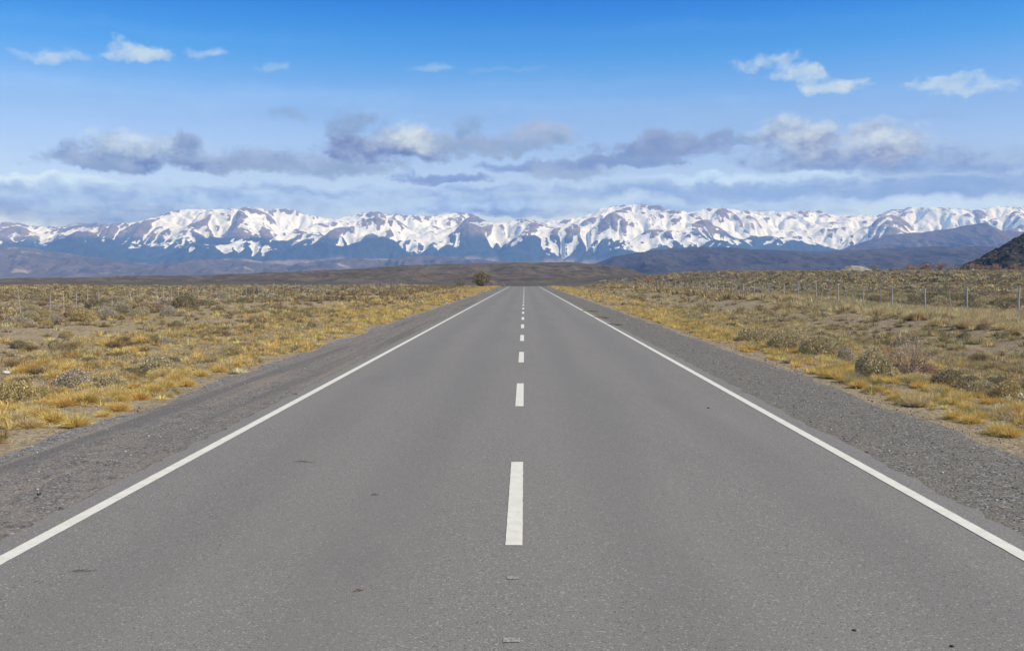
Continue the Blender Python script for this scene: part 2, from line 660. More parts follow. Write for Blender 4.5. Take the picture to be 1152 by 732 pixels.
# plants: one leaf material, the colour of each kind is held by its mesh
def mat_plant():
    b = MB('dry_plant')
    c = b.attr('tint', 'Color')
    df = b.n('ShaderNodeBsdfDiffuse')
    tr = b.n('ShaderNodeBsdfTranslucent')
    b.set(df.inputs[0], c)
    b.set(tr.inputs[0], c)
    mx = b.n('ShaderNodeMixShader')
    mx.inputs[0].default_value = .25
    b.t.links.new(df.outputs[0], mx.inputs[1])
    b.t.links.new(tr.outputs[0], mx.inputs[2])
    b.t.links.new(mx.outputs[0], b.out.inputs[0])
    return b.m


def simple(name, ca, cb, scale=20, rough=.85, stretch=(1, 1, 1)):
    b = MB(name)
    n = b.noise(b.map(b.obj(), stretch), scale, 5, .65)
    return b.principled(b.mix(b.rng(n, .35, .65), ca, cb), rough, b.bump(n, .5, .02), .2)


M_PLANT = mat_plant()
M_POST = simple('weathered_post', (.32, .30, .265), (.52, .49, .44), 14, .9, (3, 3, .5))
M_WIRE = simple('galvanised_wire', (.30, .30, .30), (.40, .40, .40), 9, .6)
M_WOOD = simple('bark', (.09, .07, .05), (.18, .145, .11), 8, .95, (2, 2, .4))
M_STONE = simple('loose_stone', (.13, .125, .115), (.34, .32, .28), 3, .95)
M_PALE = simple('pale_stone', (.42, .40, .36), (.62, .60, .56), 6, .9)
M_TWIG = simple('dry_twig', (.13, .085, .06), (.24, .165, .11), 30, .9)
M_MOUND = hill_mat('gravel_heap', (.30, .27, .215), (.40, .36, .29), (.22, .195, .15), .12)


# ------------------------------------------------------------------ terrain
def road_cx(y):
    """the road's centre bends gently once it is past the crest"""
    y = np.asarray(y, float)
    return np.where(y > 245, (y - 245) ** 2 * .0016, 0)


def road_z(y):
    y = np.asarray(y, float)
    return -5.2 * sstep(205, 520, y)


def terr(x, y, micro=True):
    x = np.asarray(x, float)
    y = np.asarray(y, float)
    r = np.hypot(x, y)
    xr = x - road_cx(y)
    ax = np.abs(xr)
    rightf = sstep(25, 150, x)
    far = -3.4 * sstep(215, 470, y)
    z = far * (1 - rightf) + rightf * (6.6 * sstep(120, 820, r))
    z = z + rightf * -4.5 * sstep(3000, 7000, r)
    # verge: a shallow drain, then a low bank with the fence
    amp = sstep(6.2, 14, ax)
    und = .22 * fbm(x / 23 + 3, y / 31, 3) + .07 * fbm(x / 4.1, y / 4.7, 2)
    z = z + amp * und * (1 - sstep(1200, 3000, r))
    z = z - .16 * sstep(6.0, 8.5, ax) * (1 - sstep(11, 17, ax))
    z = z + np.where(xr > 0, .22 * sstep(12, 17, ax) * (1 - sstep(19, 26, ax)), 0)
    z = z + amp * sstep(300, 900, r) * 1.2 * fbm(x / 260, y / 330, 3) * (1 - sstep(2500, 6000, r))
    if micro:
        z = z + .035 * fbm(x / .9, y / .9, 2) * sstep(5.2, 6.2, ax) * (1 - sstep(60, 120, r))
    bed = sstep(7.5, 5.2, ax)
    zr = road_z(y) - .065
    z = np.where(y < 700, z * (1 - bed) + zr * bed, z)
    return z


def hit(px, py, dz=0.0):
    """ground point under a photo pixel"""
    d = ray(px, py)
    lo, hi_ = 2.0, 3000.0
    t = 2.0
    prev = t
    o = np.array([0, 0, CAMH])
    while t < 3000:
        q = o + d * t
        if q[2] < terr(q[0], q[1]) + dz:
            a, b_ = prev, t
            for _ in range(25):
                m = (a + b_) / 2
                q = o + d * m
                if q[2] < terr(q[0], q[1]) + dz:
                    b_ = m
                else:
                    a = m
            q = o + d * b_
            return float(q[0]), float(q[1]), float(terr(q[0], q[1]))
        prev = t
        t *= 1.02
    q = o + d * 900
    return float(q[0]), float(q[1]), float(terr(q[0], q[1]))


def at_dist(px, y):
    """ground point at road distance y in the column px"""
    d = ray(px, 313)
    x = d[0] / d[1] * y
    return float(x), float(y), float(terr(x, y))


def axis(stops_fn, start, end):
    v = [start]
    while v[-1] < end:
        v.append(v[-1] + stops_fn(v[-1]))
    return v


ypos = axis(lambda y: max(.28, .011 * abs(y)), 0.0, 24000)
ys = np.array(sorted([-v for v in axis(lambda y: max(.5, .05 * y), .5, 60)] + ypos))
xp = axis(lambda x: .28 if x < 9 else max(.28, .022 * x), 0.0, 21000)
xs = np.array(sorted([-v for v in xp[1:]] + xp))
GX, GY = np.meshgrid(xs, ys)
GZ = terr(GX, GY)
V = np.stack([GX, GY, GZ], -1).reshape(-1, 3)
tag(link('ground', mesh_np('ground', V, grid_faces(len(ys), len(xs)), smooth=True), M_GROUND), kind='structure',
    label='tan steppe ground beside the road reaching to the mountains', cat='ground')


def strip(name, x0f, x1f, z0, z1, y0, y1, step, mat, parent=None, ncol=2, profile=None):
    yy = np.arange(y0, y1 + step * .5, step)
    a, b_ = x0f(yy), x1f(yy)
    cols = []
    for k in range(ncol):
        t = k / (ncol - 1)
        zz = z0 + (z1 - z0) * t if profile is None else profile(t)
        cols.append(np.stack([a + (b_ - a) * t + road_cx(yy), yy, road_z(yy) + zz + np.zeros_like(yy)], -1))
    V = np.stack(cols, 1).reshape(-1, 3)
    return link(name, mesh_np(name, V, grid_faces(len(yy), ncol)), mat, parent)


def edge_noise(seed, s, a):
    return lambda y: a * fbm(y / s + seed, y * 0 + seed * 1.7, 3)


one = np.ones_like
e1, e2 = edge_noise(3, .45, .055), edge_noise(9, .45, .055)
road = strip('road', lambda y: -3.60 + e1(y), lambda y: 3.50 + e2(y), 0, 0, -12, 560, .12, M_ASPH, ncol=4)
tag(road, 'straight grey asphalt road running to the crest', 'road', kind='structure')
s1, s2 = edge_noise(21, 2.6, .28), edge_noise(31, 2.2, .22)
dip = lambda t: -.018 - .03 * t if t < .9 else -.14
sl = strip('gravel_shoulder', lambda y: -3.35 * one(y), lambda y: -5.95 + s1(y), 0, 0, -12, 560, .35, M_SHL, ncol=11, profile=dip)
tag(sl, 'brown dirt shoulder with wheel tracks left of the road', 'shoulder', kind='structure')
sr = strip('gravel_shoulder', lambda y: 3.30 * one(y), lambda y: 5.68 + s2(y), 0, 0, -12, 560, .35, M_SHR, ncol=11, profile=dip)
tag(sr, 'dark grey gravel shoulder right of the road', 'shoulder', kind='structure')
j1, j2, j3, j4 = (edge_noise(k * 5.3, .16, .0028) for k in range(1, 5))
strip('edge_line', lambda y: -3.402 + j1(y), lambda y: -3.292 + j2(y), .004, .004, -12, 300, .12, M_PAINT, road)
strip('edge_line', lambda y: 3.185 + j3(y), lambda y: 3.293 + j4(y), .004, .004, -12, 300, .12, M_PAINT, road)
for k in range(-2, 34):
    ya = 6.52 + 7.18 * k
    strip('centre_dash', lambda y: -.128 + j1(y), lambda y: -.012 + j4(y), .004, .004, ya, ya + 2.98, .06 if k < 3 else .5, M_PAINT, road)
for y0, xa, wd, ln in ((5.78, -.065, .05, .05), (4.76, -.06, .055, .06)):
    strip('paint_fleck', lambda y: xa - wd * (.8 + 6 * j1(y * 3)), lambda y: xa + wd * (.7 + 8 * j2(y * 3)), .004, .004, y0, y0 + ln, .01, M_WORN, road)


# ------------------------------------------------------------------ hills and mountains
def el_to_h(py, dist):
    return CAMH + (313 - py) / F * dist


def profile_fn(pts, dist):
    px = np.array([p[0] for p in pts], float)
    py = np.array([p[1] for p in pts], float)
    xw = (px - 590) / F * dist
    hw = el_to_h(py, dist)
    return lambda x: np.interp(x, xw, hw)


HILL_PTS = {}


def hills(name, pts, dist, front, back, base, amp, nscale, mat, nx=420, ny=90, power=1.3, jag=0.0, gully=0.0):
    """a ridge whose crest follows the skyline, with real depth in front of and behind the crest"""
    fn = profile_fn(pts, dist)
    x0, x1 = (pts[0][0] - 590) / F * dist, (pts[-1][0] - 590) / F * dist
    X, T = np.meshgrid(np.linspace(x0, x1, nx), np.concatenate([np.linspace(-1, 0, ny), np.linspace(0, 1, ny // 2)[1:]]))
    ycr = dist + .10 * front * fbm(X / (nscale * 6), X * 0 + 5.5, 2)
    Y = ycr + np.where(T < 0, T * front, T * back)
    wx = X + .35 * nscale * fbm(X / nscale, Y / nscale, 2) * sstep(0, .4, np.abs(T))
    H = fn(wx)
    prof = np.where(T < 0, (1 - np.abs(T)) ** power, 1 - T ** 1.6)
    Z = base + (H - base) * prof
    am = sstep(0.0, .3, -T) * sstep(1.0, .7, -T)
    n = 1 - 2 * np.abs(fbm(X / nscale + 4, Y / (nscale * 2.2), 4, .52))
    Z = Z + amp * am * (n - .4) + jag * fbm(X / (nscale * .25), Y / (nscale * .25), 4) * sstep(1, .8, np.abs(T))
    V = np.stack([X, Y, Z], -1).reshape(-1, 3)
    o = link(name, mesh_np(name, V, grid_faces(X.shape[0], nx), smooth=True), mat)
    HILL_PTS[mat.name] = V
    return o


RIDGE = [(-420, 250), (-300, 240), (-200, 252), (-110, 243), (-50, 252), (0, 250), (14, 250), (35, 254), (66, 255), (97, 250), (118, 252), (153, 250), (181, 242), (194, 237),
         (215, 235), (243, 236), (264, 234), (288, 234), (312, 236), (323, 234), (347, 242), (375, 247), (399, 242), (418, 238),
         (449, 242), (481, 243), (498, 242), (522, 239), (536, 243), (554, 252), (574, 249), (592, 246.5), (609, 250), (637, 247),
         (658, 243), (675, 235), (689, 232), (713, 230.5), (734, 231), (755, 236), (772, 240), (790, 236), (804, 234), (839, 237.5),
         (866, 239), (891, 237.5), (919, 238), (936, 243), (960, 243), (978, 243), (1009, 235), (1054, 234), (1085, 237.5),
         (1120, 233), (1152, 233.5), (1210, 239), (1290, 232), (1380, 244), (1500, 238), (1620, 250)]


def erode(Z, U, dx, steps, K, m, fixed):
    """stream-power erosion with uplift: dendritic valleys and sharp divides"""
    nr, nc = Z.shape
    n = nr * nc
    idx = np.arange(n).reshape(nr, nc)
    offs = [(-1, -1, 1.414), (-1, 0, 1), (-1, 1, 1.414), (0, -1, 1), (0, 1, 1), (1, -1, 1.414), (1, 0, 1), (1, 1, 1.414)]
    fx = fixed.ravel().tolist()
    for it in range(steps):
        Z = Z + U
        P = np.pad(Z, 1, 'edge')
        best = np.zeros_like(Z)
        rec = idx.copy()
        dist = np.full_like(Z, dx)
        for a, b_, l in offs:
            sl_ = (Z - P[1 + a:1 + a + nr, 1 + b_:1 + b_ + nc]) / (l * dx)
            ri = np.clip(np.arange(nr)[:, None] + a, 0, nr - 1) * nc + np.clip(np.arange(nc)[None] + b_, 0, nc - 1)
            k = sl_ > best
            best = np.where(k, sl_, best)
            rec = np.where(k, ri, rec)
            dist = np.where(k, l * dx, dist)
        order = np.argsort(-Z.ravel()).tolist()
        R = rec.ravel().tolist()
        A = [dx * dx] * n
        for q in order:
            r = R[q]
            if r != q:
                A[r] += A[q]
        Fc = (K * np.array(A) ** m / dist.ravel()).tolist()
        z = Z.ravel().tolist()
        for q in reversed(order):
            r = R[q]
            if r != q and not fx[q]:
                f = Fc[q]
                z[q] = (z[q] + f * z[r]) / (1 + f)
        Z = np.array(z).reshape(nr, nc)
        P = np.pad(Z, 1, 'edge')
        lap = P[:-2, 1:-1] + P[2:, 1:-1] + P[1:-1, :-2] + P[1:-1, 2:] - 4 * Z
        Z = np.where(fixed, Z, Z + .008 * lap)
    return Z


def upsample(Z, f):
    nr, nc = Z.shape
    r = np.linspace(0, nr - 1, (nr - 1) * f + 1)
    c = np.linspace(0, nc - 1, (nc - 1) * f + 1)

    def cub(A, t):
        i = np.clip(np.floor(t).astype(int), 0, A.shape[0] - 2)
        u = (t - i)[:, None]
        g = lambda k: A[np.clip(i + k, 0, A.shape[0] - 1)]
        p0, p1, p2, p3 = g(-1), g(0), g(1), g(2)
        return p1 + .5 * u * (p2 - p0 + u * (2 * p0 - 5 * p1 + 4 * p2 - p3 + u * (3 * (p1 - p2) + p3 - p0)))
    return cub(cub(Z, r).T, c).T


def mountains():
    D = 21000.0
    fn = profile_fn(RIDGE, D)
    dx = 50.0
    xc = np.arange(-15600, 16600, dx)
    yc = np.arange(13900, 25200, dx)
    X, Y = np.meshgrid(xc, yc)
    ridge_y = 20400 + 700 * fbm(X / 5200, X * 0 + 2.2, 2)
    t = np.where(Y < ridge_y, (ridge_y - Y) / (ridge_y - 13900), (Y - ridge_y) / (25200 - ridge_y))
    H = fn(X + 500 * fbm(X / 2500, Y / 2500, 2) * sstep(0, .4, t))
    shp = (1 - sstep(0, 1, np.clip(t, 0, 1)) * .55 - .45 * np.clip(t, 0, 1))
    Z = H * .82 * shp + (330 * fbm(X / 3100 + .45 * (Y - 13900) / 3100 + 9, Y / 2300 + 4, 2, .5) + 330 * fbm(X / 1250 - .35 * (Y - 13900) / 1250, Y / 1050, 4, .5)) * sstep(0, .25, 1 - t) + 20
    fixed = np.zeros(Z.shape, bool)
    fixed[0] = fixed[-1] = True
    Z[0] = Z[-1] = -10
    U = 20.0 * (H / 1450) * (.35 + .65 * sstep(1.0, .45, t)) * (1 + .75 * fbm(X / 2600 + .45 * (Y - 13900) / 2600 + 3, Y / 2100, 3))
    Z = erode(Z, U, dx, 20, .038, .5, fixed)
    f = 2
    Z = upsample(Z, f)
    xs_ = np.linspace(xc[0], xc[-1], Z.shape[1])
    ys_ = np.linspace(yc[0], yc[-1], Z.shape[0])
    keep = ys_ < 23600
    ys_, Z = ys_[keep], Z[keep]
    X, Y = np.meshgrid(xs_, ys_)
    hi_ = sstep(150, 600, Z)
    Z = Z + hi_ * (50 * (.4 - np.abs(fbm(X / 300 + .3 * fbm(X / 500, Y / 500, 2), Y / 300, 4, .55)))) + hi_ * 18 * (.4 - np.abs(fbm(X / 120, Y / 150, 3)))
    # bring the eroded skyline to the heights of the real one
    for width in (26, 9, 5):
        u = X / Y
        pxv = u * F + 590
        e = (Z - CAMH) / Y
        bins = np.clip(np.round((pxv + 420) / 2).astype(int), 0, 1020)
        mx = np.full(1021, 1e-4)
        np.maximum.at(mx, bins.ravel(), e.ravel())
        pc = np.arange(1021) * 2 - 420
        tgt = (313 - np.interp(pc, [p[0] for p in RIDGE], [p[1] for p in RIDGE])) / F
        good = mx > .01
        ratio = np.where(good, tgt / mx, 1)
        ratio = np.interp(pc, pc[good], ratio[good])
        kx = np.exp(-.5 * (np.arange(-40, 41) / (width / 2)) ** 2)
        ratio = np.convolve(np.pad(ratio, 40, 'edge'), kx / kx.sum(), 'valid')
        Z = np.where(Z > 0, Z * np.interp(pxv, pc, ratio), Z)
    gy, gx = np.gradient(Z, ys_, xs_)
    slope = np.hypot(gx, gy)

    def blur(a, k):
        c = np.cumsum(np.pad(a, ((k + 1, k), (0, 0)), 'edge'), 0)
        a = (c[2 * k + 1:] - c[:-2 * k - 1]) / (2 * k + 1)
        c = np.cumsum(np.pad(a, ((0, 0), (k + 1, k)), 'edge'), 1)
        return (c[:, 2 * k + 1:] - c[:, :-2 * k - 1]) / (2 * k + 1)
    conc = blur(Z, 4) - Z
    conc2 = blur(Z, 14) - Z
    px = X / Y * F + 590
    line = np.interp(px, [-200, 0, 45, 160, 230, 420, 560, 700, 800, 920, 1010, 1200], [760, 800, 660, 660, 640, 620, 680, 570, 650, 650, 700, 720])
    n = fbm(X / 1300 + 5, Y / 2000 + 1, 4, .6)
    lo_ = np.interp(px, [-300, 0, 60, 130, 300, 1200], [.20, .22, .06, .04, .0, 0])
    top = Z > 500
    c1, c2 = np.clip(conc / conc[top].std(), -2, 2), np.clip(conc2 / conc2[top].std(), -2, 2)
    snow = .77 - lo_ + np.clip((Z - line) / 1400, -1, .30) + .14 * c1 + .20 * c2 - .20 * (slope - .6) + .36 * n
    # the sunny right-facing flanks have thawed in patches
    facing = np.clip(-gx / (slope + .15), -1, 1)
    snow = snow - .26 * sstep(.0, .7, facing) * (1 + 1.2 * n)
    snow = np.clip(snow, -.4, 1.3) - .9 * sstep(line - 90, line - 280, Z + 90 * n)
    snow = np.where(Z < line - 300, -1, snow)
    steppe = sstep(300, 215, Z + 120 * fbm(X / 1500, Y / 900, 3)) * .95
    V = np.stack([X, Y, Z], -1).reshape(-1, 3)
    me = mesh_np('mountains', V, grid_faces(*X.shape), smooth=True, attrs={'snow': snow, 'steppe': steppe})
    tag(link('mountains', me, mat_mountain()), 'snow-streaked mountain range across the whole horizon', 'mountains', kind='structure')


mountains()

M_LAV = hill_mat('pale_foothill', (.085, .075, .07), (.145, .125, .11), (.06, .054, .05), .0016, 2.0, (.30, .26, .21))
M_PUR = hill_mat('dry_foothill', (.09, .068, .06), (.135, .105, .088), (.06, .048, .045), .0013, 2.0)
M_GRY = hill_mat('shaded_foothill', (.060, .056, .052), (.095, .085, .075), (.045, .043, .042), .0022, 3.0)  # cloud shadow over this ridge is put into the base colour
M_BRN = hill_mat('shaded_brown_steppe', (.10, .083, .06), (.175, .142, .098), (.062, .053, .043), .012, 2.0)  # steppe brown made darker to paint in the cloud's shade
M_DRK = hill_mat('shaded_scrub_hill', (.034, .034, .025), (.085, .078, .054), (.02, .021, .017), .07, 1.6, (.12, .085, .055))  # scrub tones lowered: the cloud shadow on the hill is painted in
tag(hills('foothills', [(-500, 290), (-260, 268), (-150, 284), (-60, 274), (0, 276), (30, 279), (70, 284), (100, 289), (140, 294), (170, 300), (182, 306), (205, 301), (225, 294),
                        (250, 291), (275, 294), (300, 296), (330, 299), (352, 297), (375, 293), (400, 290), (430, 292), (470, 288), (510, 290), (560, 294), (620, 297), (700, 304), (760, 313)],
          11500, 2600, 1600, -8, 100, 600, M_LAV, nx=700, jag=14), 'pale hazy foothills below the mountains on the left', 'foothills', kind='structure')
tag(hills('foothills', [(800, 318), (880, 300), (920, 290), (950, 280), (975, 271), (1000, 264), (1030, 262), (1060, 259), (1085, 253.5), (1102, 252), (1118, 260), (1150, 262), (1200, 256),
                        (1300, 270), (1420, 262), (1560, 290)],
          13200, 2600, 1500, -8, 110, 650, M_PUR, nx=560, jag=12), 'bare purple-brown foothills below the snow on the right', 'foothills', kind='structure')
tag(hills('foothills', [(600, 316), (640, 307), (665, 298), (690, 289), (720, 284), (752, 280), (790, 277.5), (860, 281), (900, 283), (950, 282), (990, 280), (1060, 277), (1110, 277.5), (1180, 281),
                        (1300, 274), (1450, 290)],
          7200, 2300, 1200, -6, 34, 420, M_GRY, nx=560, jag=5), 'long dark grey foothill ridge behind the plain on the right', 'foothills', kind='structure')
tag(hills('hill', [(-200, 320), (0, 316.5), (100, 314.5), (200, 312), (300, 308.5), (400, 303), (450, 299.5), (500, 297.5), (560, 296.3), (610, 296), (640, 295.5), (668, 297.5), (690, 302),
                   (708, 307), (725, 311), (745, 314), (775, 318)],
          2500, 1250, 800, -6, 7, 170, M_BRN, nx=620, ny=110, power=1.2, jag=1.6), 'long flat-topped brown hill behind the end of the road', 'hill', kind='structure')
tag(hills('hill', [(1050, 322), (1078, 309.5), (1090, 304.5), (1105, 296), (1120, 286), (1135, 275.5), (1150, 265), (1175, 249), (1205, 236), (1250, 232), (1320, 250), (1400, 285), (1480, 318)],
          1150, 130, 150, 0, 5, 40, M_DRK, nx=420, ny=110, power=1.15, jag=2.4), 'steep scrub-covered hill darkened as under cloud at the right edge', 'hill', kind='structure')

# ------------------------------------------------------------------ the air between here and the mountains
hb = MB('haze_air')
pv = hb.n('ShaderNodeVolumePrincipled')
pv.inputs['Color'].default_value = (*HAZE_C, 1)
pv.inputs['Absorption Color'].default_value = (1, 1, 1, 1)
pv.inputs['Density'].default_value = HAZE_D
pv.inputs['Anisotropy'].default_value = 0.0
hb.t.links.new(pv.outputs[0], hb.out.inputs['Volume'])
bx = np.array([[x, y, z] for z in (-20, HAZE_TOP) for y in (-150, 27000) for x in (-24000, 24000)], float)
bf = [[0, 2, 3, 1], [4, 5, 7, 6], [0, 1, 5, 4], [2, 6, 7, 3], [0, 4, 6, 2], [1, 3, 7, 5]]
tag(link('haze', mesh_np('haze', bx, bf), hb.m), 'thin blue haze lying over the plain', 'haze', kind='stuff')


# ------------------------------------------------------------------ plant templates (triangles)
def tuft_tpl(n, H, R, w, seed, tilt=62, droop=.35, segs=2):
    """a bunch of tapering blades fanning out of one crown"""
    g = np.random.default_rng(seed)
    V, Fc, B = [], [], []
    for i in range(n):
        a = g.random() * 2 * np.pi
        rr = R * .34 * math.sqrt(g.random())
        bp = np.array([rr * math.cos(a), rr * math.sin(a), -.02])
        a2 = a + g.normal(0, .5)
        ti = rad(tilt) * g.random() ** .62
        ln = H * (.78 + .3 * g.random())
        d = np.array([math.sin(ti) * math.cos(a2), math.sin(ti) * math.sin(a2), math.cos(ti)])
        mid = bp + d * ln * .55
        tip = bp + d * ln + np.array([d[0], d[1], -1.0]) * droop * ln * .35 * (.4 + g.random()) * math.sin(ti)
        s = np.cross(d, [0, 0, 1.0])
        if np.linalg.norm(s) < .1:
            s = np.array([1.0, 0, 0])
        s = s / np.linalg.norm(s)
        th = g.random() * np.pi
        s = s * math.cos(th) + np.cross(d, s) * math.sin(th)
        k = len(V)
        if segs == 2:
            V += [bp - s * w * .5, bp + s * w * .5, mid - s * w * .42, mid + s * w * .42, tip]
            Fc += [(k, k + 1, k + 3), (k, k + 3, k + 2), (k + 2, k + 3, k + 4)]
            B += [i] * 5
        else:
            V += [bp - s * w * .6, bp + s * w * .6, tip]
            Fc += [(k, k + 1, k + 2)]
            B += [i] * 3
    V = np.array(V)
    V[:, 2] = np.maximum(V[:, 2], -.02)
    return V, np.array(Fc), np.array(B)


def shrub_tpl(n, R, H, leaf, seed, lump=.25, twiggy=0.0, open_=0.45):
    """a cushion of small leaves and twig ends over a lumpy dome"""
    g = np.random.default_rng(seed)
    ph = g.random((7, 3)) * 2 - 1
    ph /= np.linalg.norm(ph, axis=1)[:, None]
    V, Fc, B = [], [], []
    for i in range(n):
        while True:
            d = g.normal(0, 1, 3)
            d /= np.linalg.norm(d)
            d[2] = abs(d[2])
            if d[2] > .02:
                break
        lb = 1 + lump * (np.max(ph @ d) - .75) * 1.6
        rr = lb * (open_ + (1 - open_) * g.random() ** .45)
        c = np.array([d[0] * R * rr, d[1] * R * rr, d[2] * H * rr + .02])
        ax = d * (.9 if g.random() < .35 else .15) + g.normal(0, .6, 3) + np.array([0, 0, .3])
        ax /= np.linalg.norm(ax)
        s = np.cross(ax, g.normal(0, 1, 3))
        s /= np.linalg.norm(s) + 1e-9
        tw = g.random() < twiggy
        ll = leaf * (.6 + .9 * g.random()) * (2.6 if tw else 1)
        ww = leaf * (.10 if tw else .36) * (.7 + .6 * g.random())
        k = len(V)
        V += [c - ax * ll * .5, c + s * ww, c + ax * ll * .6, c - s * ww]
        Fc += [(k, k + 1, k + 2), (k, k + 2, k + 3)]
        B += [i] * 4
    return np.array(V), np.array(Fc), np.array(B)


def stems_mesh(name, n, R, H, w, seed, cols):
    g = np.random.default_rng(seed)
    V, Fc = [], []

    def bar(a, b_, ra, rb):
        a, b_ = np.array(a), np.array(b_)
        d = b_ - a
        u = np.cross(d, [.3, .2, 1.0])
        u /= np.linalg.norm(u)
        v = np.cross(d, u)
        v /= np.linalg.norm(v)
        k = len(V)
        for p, r in ((a, ra), (b_, rb)):
            for q in range(3):
                t = q * 2 * math.pi / 3
                V.append(p + (u * math.cos(t) + v * math.sin(t)) * r)
        for q in range(3):
            q2 = (q + 1) % 3
            Fc.extend([(k + q, k + q2, k + 3 + q2), (k + q, k + 3 + q2, k + 3 + q)])
    for i in range(n):
        a = g.random() * 2 * math.pi
        ti = rad(75) * math.sqrt(g.random())
        d = np.array([math.sin(ti) * math.cos(a) * R, math.sin(ti) * math.sin(a) * R, math.cos(ti) * H])
        m = d * .5 + g.normal(0, .06 * R, 3)
        bar((d[0] * .08, d[1] * .08, -.02), m, w, w * .7)
        bar(m, d * .95, w * .7, w * .25)
        for _ in range(2):
            e = d * (.75 + .25 * g.random()) + g.normal(0, .18 * R, 3)
            e[2] = max(e[2], .03)
            bar(m, e, w * .5, w * .2)
    V = np.array(V)
    me = mesh_np(name, V, np.array(Fc), colors=np.tile(cols, (len(V), 1)))
    me.materials.append(M_PLANT)
    return me


PAL = {  # dry-season colours of the kinds
    'golden': (.80, .57, .19), 'ochre': (.76, .49, .15), 'straw': (.66, .53, .28), 'olive': (.42, .345, .16),
    'sage': (.52, .44, .25), 'dark': (.31, .265, .155), 'yellowish': (.54, .43, .20), 'twiggy': (.52, .39, .30), 'grey': (.50, .43, .31),
    'red': (.44, .28, .15), 'willow': (.27, .23, .12), 'brownish': (.44, .32, .20), 'umber': (.30, .215, .12)}


def paint(kind, B, seed, var=.22):
    g = np.random.default_rng(seed)
    nb = int(B.max()) + 1
    c = np.array(PAL[kind]) * (1 + var * g.normal(0, 1, nb))[:, None]
    c *= 1 + .08 * g.normal(0, 1, (nb, 3))
    if kind in ('golden', 'ochre', 'straw', 'olive'):
        dead = g.random(nb) < .18
        c[dead] = c[dead] * .55 + np.array([.30, .26, .19]) * .5
    if kind in ('sage', 'grey', 'yellowish', 'dark'):
        dead = g.random(nb) < .2
        c[dead] = c[dead] * .5 + np.array([.26, .20, .13]) * .5
    return np.clip(c, .012, .85)[B]


def tri_mesh(name, tpl, kind, seed):
    me = mesh_np(name, tpl[0], tpl[1], colors=paint(kind, tpl[2], seed))
    me.materials.append(M_PLANT)
    return me


def merge(name, tpls, items, label, cat):
    """many small plants nobody could count: one mesh. items: x y z scale rot template kind"""
    Vs, Fs, Cs = [], [], []
    off = 0
    g = np.random.default_rng(len(items))
    by = {}
    for it in items:
        by.setdefault((it[5], it[6]), []).append(it[:5])
    for (ti, kind), rows in by.items():
        Vt, Ft, Bt = tpls[ti]
        r = np.array(rows, float)
        n = len(r)
        cs, sn = np.cos(r[:, 4]), np.sin(r[:, 4])
        x = Vt[None, :, 0] * cs[:, None] - Vt[None, :, 1] * sn[:, None]
        y = Vt[None, :, 0] * sn[:, None] + Vt[None, :, 1] * cs[:, None]
        sz = r[:, 3:4]
        sx = sz * (1 + .18 * g.normal(0, 1, (n, 1)))
        V = np.stack([x * sx + r[:, 0:1], y * sx + r[:, 1:2], Vt[None, :, 2] * sz + r[:, 2:3]], -1).reshape(-1, 3)
        Fm = (Ft[None] + (np.arange(n) * len(Vt))[:, None, None]).reshape(-1, 3) + off
        base_c = paint(kind, Bt, ti * 31 + 5, .10)
        tone = np.clip(.92 + .16 * g.normal(0, 1, (n, 1, 1)), .5, 1.5) * (1 + .03 * g.normal(0, 1, (n, 1, 3)))
        C = np.clip(base_c[None] * tone, .01, .85).reshape(-1, 3)
        Vs.append(V)
        Fs.append(Fm)
        Cs.append(C)
        off += len(V)
    me = mesh_np(name, np.concatenate(Vs), np.concatenate(Fs), colors=np.concatenate(Cs))
    return tag(link(name, me, M_PLANT), label, cat, kind='stuff')


# ------------------------------------------------------------------ where the plants stand
def in_view(x, y, m=1.22):
    u = (x / np.maximum(y, .1)) * F + 590
    return (y > 4) & (u > 576 - 576 * m) & (u < 576 + 576 * m)


def scatter(n, x0, x1, y0, y1, dens, seed, ybias=1.0):
    g = np.random.default_rng(seed)
    x = x0 + (x1 - x0) * g.random(n)
    y = y0 + (y1 - y0) * g.random(n) ** ybias
    k = (g.random(n) < dens(x, y)) & in_view(x, y)
    return x[k], y[k]


def clump(x, y, s, seed):
    return sstep(-.25, .35, fbm(x / s + seed, y / (s * 1.4) + seed * .7, 3))


# ---- golden bunchgrass
def d_tuft(x, y):
    ax = np.abs(x)
    c = clump(x, y, 3.2, 2.0)
    near = sstep(5.55, 5.85, ax) * (1 - sstep(9.2, 11.5, ax))
    near = np.where(x < 0, sstep(5.75, 6.2, ax) * (1 - sstep(10.5, 13.5, ax)), near)
    edge = .85 * sstep(5.5, 5.75, ax) * (1 - sstep(6.5, 7.3, ax)) * (.75 + .5 * c)
    near = near + np.where(x < 0, .5, 1) * edge
    mid = np.where(x < 0, .095, .28) * sstep(6.5, 9, ax)
    far = np.where(x < 0, .34 * sstep(60, 130, y) + .17 * sstep(19, 24, ax), .16 * sstep(80, 150, y) + .06)
    bank = np.where(x > 0, .30 * sstep(15.5, 17, ax) * (1 - sstep(21, 23, ax)), 0)
    edge_l = np.where(x < 0, .25 * sstep(40, 90, y) * (1 - sstep(14, 24, ax)), .0)
    right_far = np.where(x > 23, .35, 1.0)
    return np.clip((near * .68 * (.25 + .85 * c) + mid * (.25 + c) + far * (.4 + c * .6) + bank + edge_l) * right_far, 0, 1)


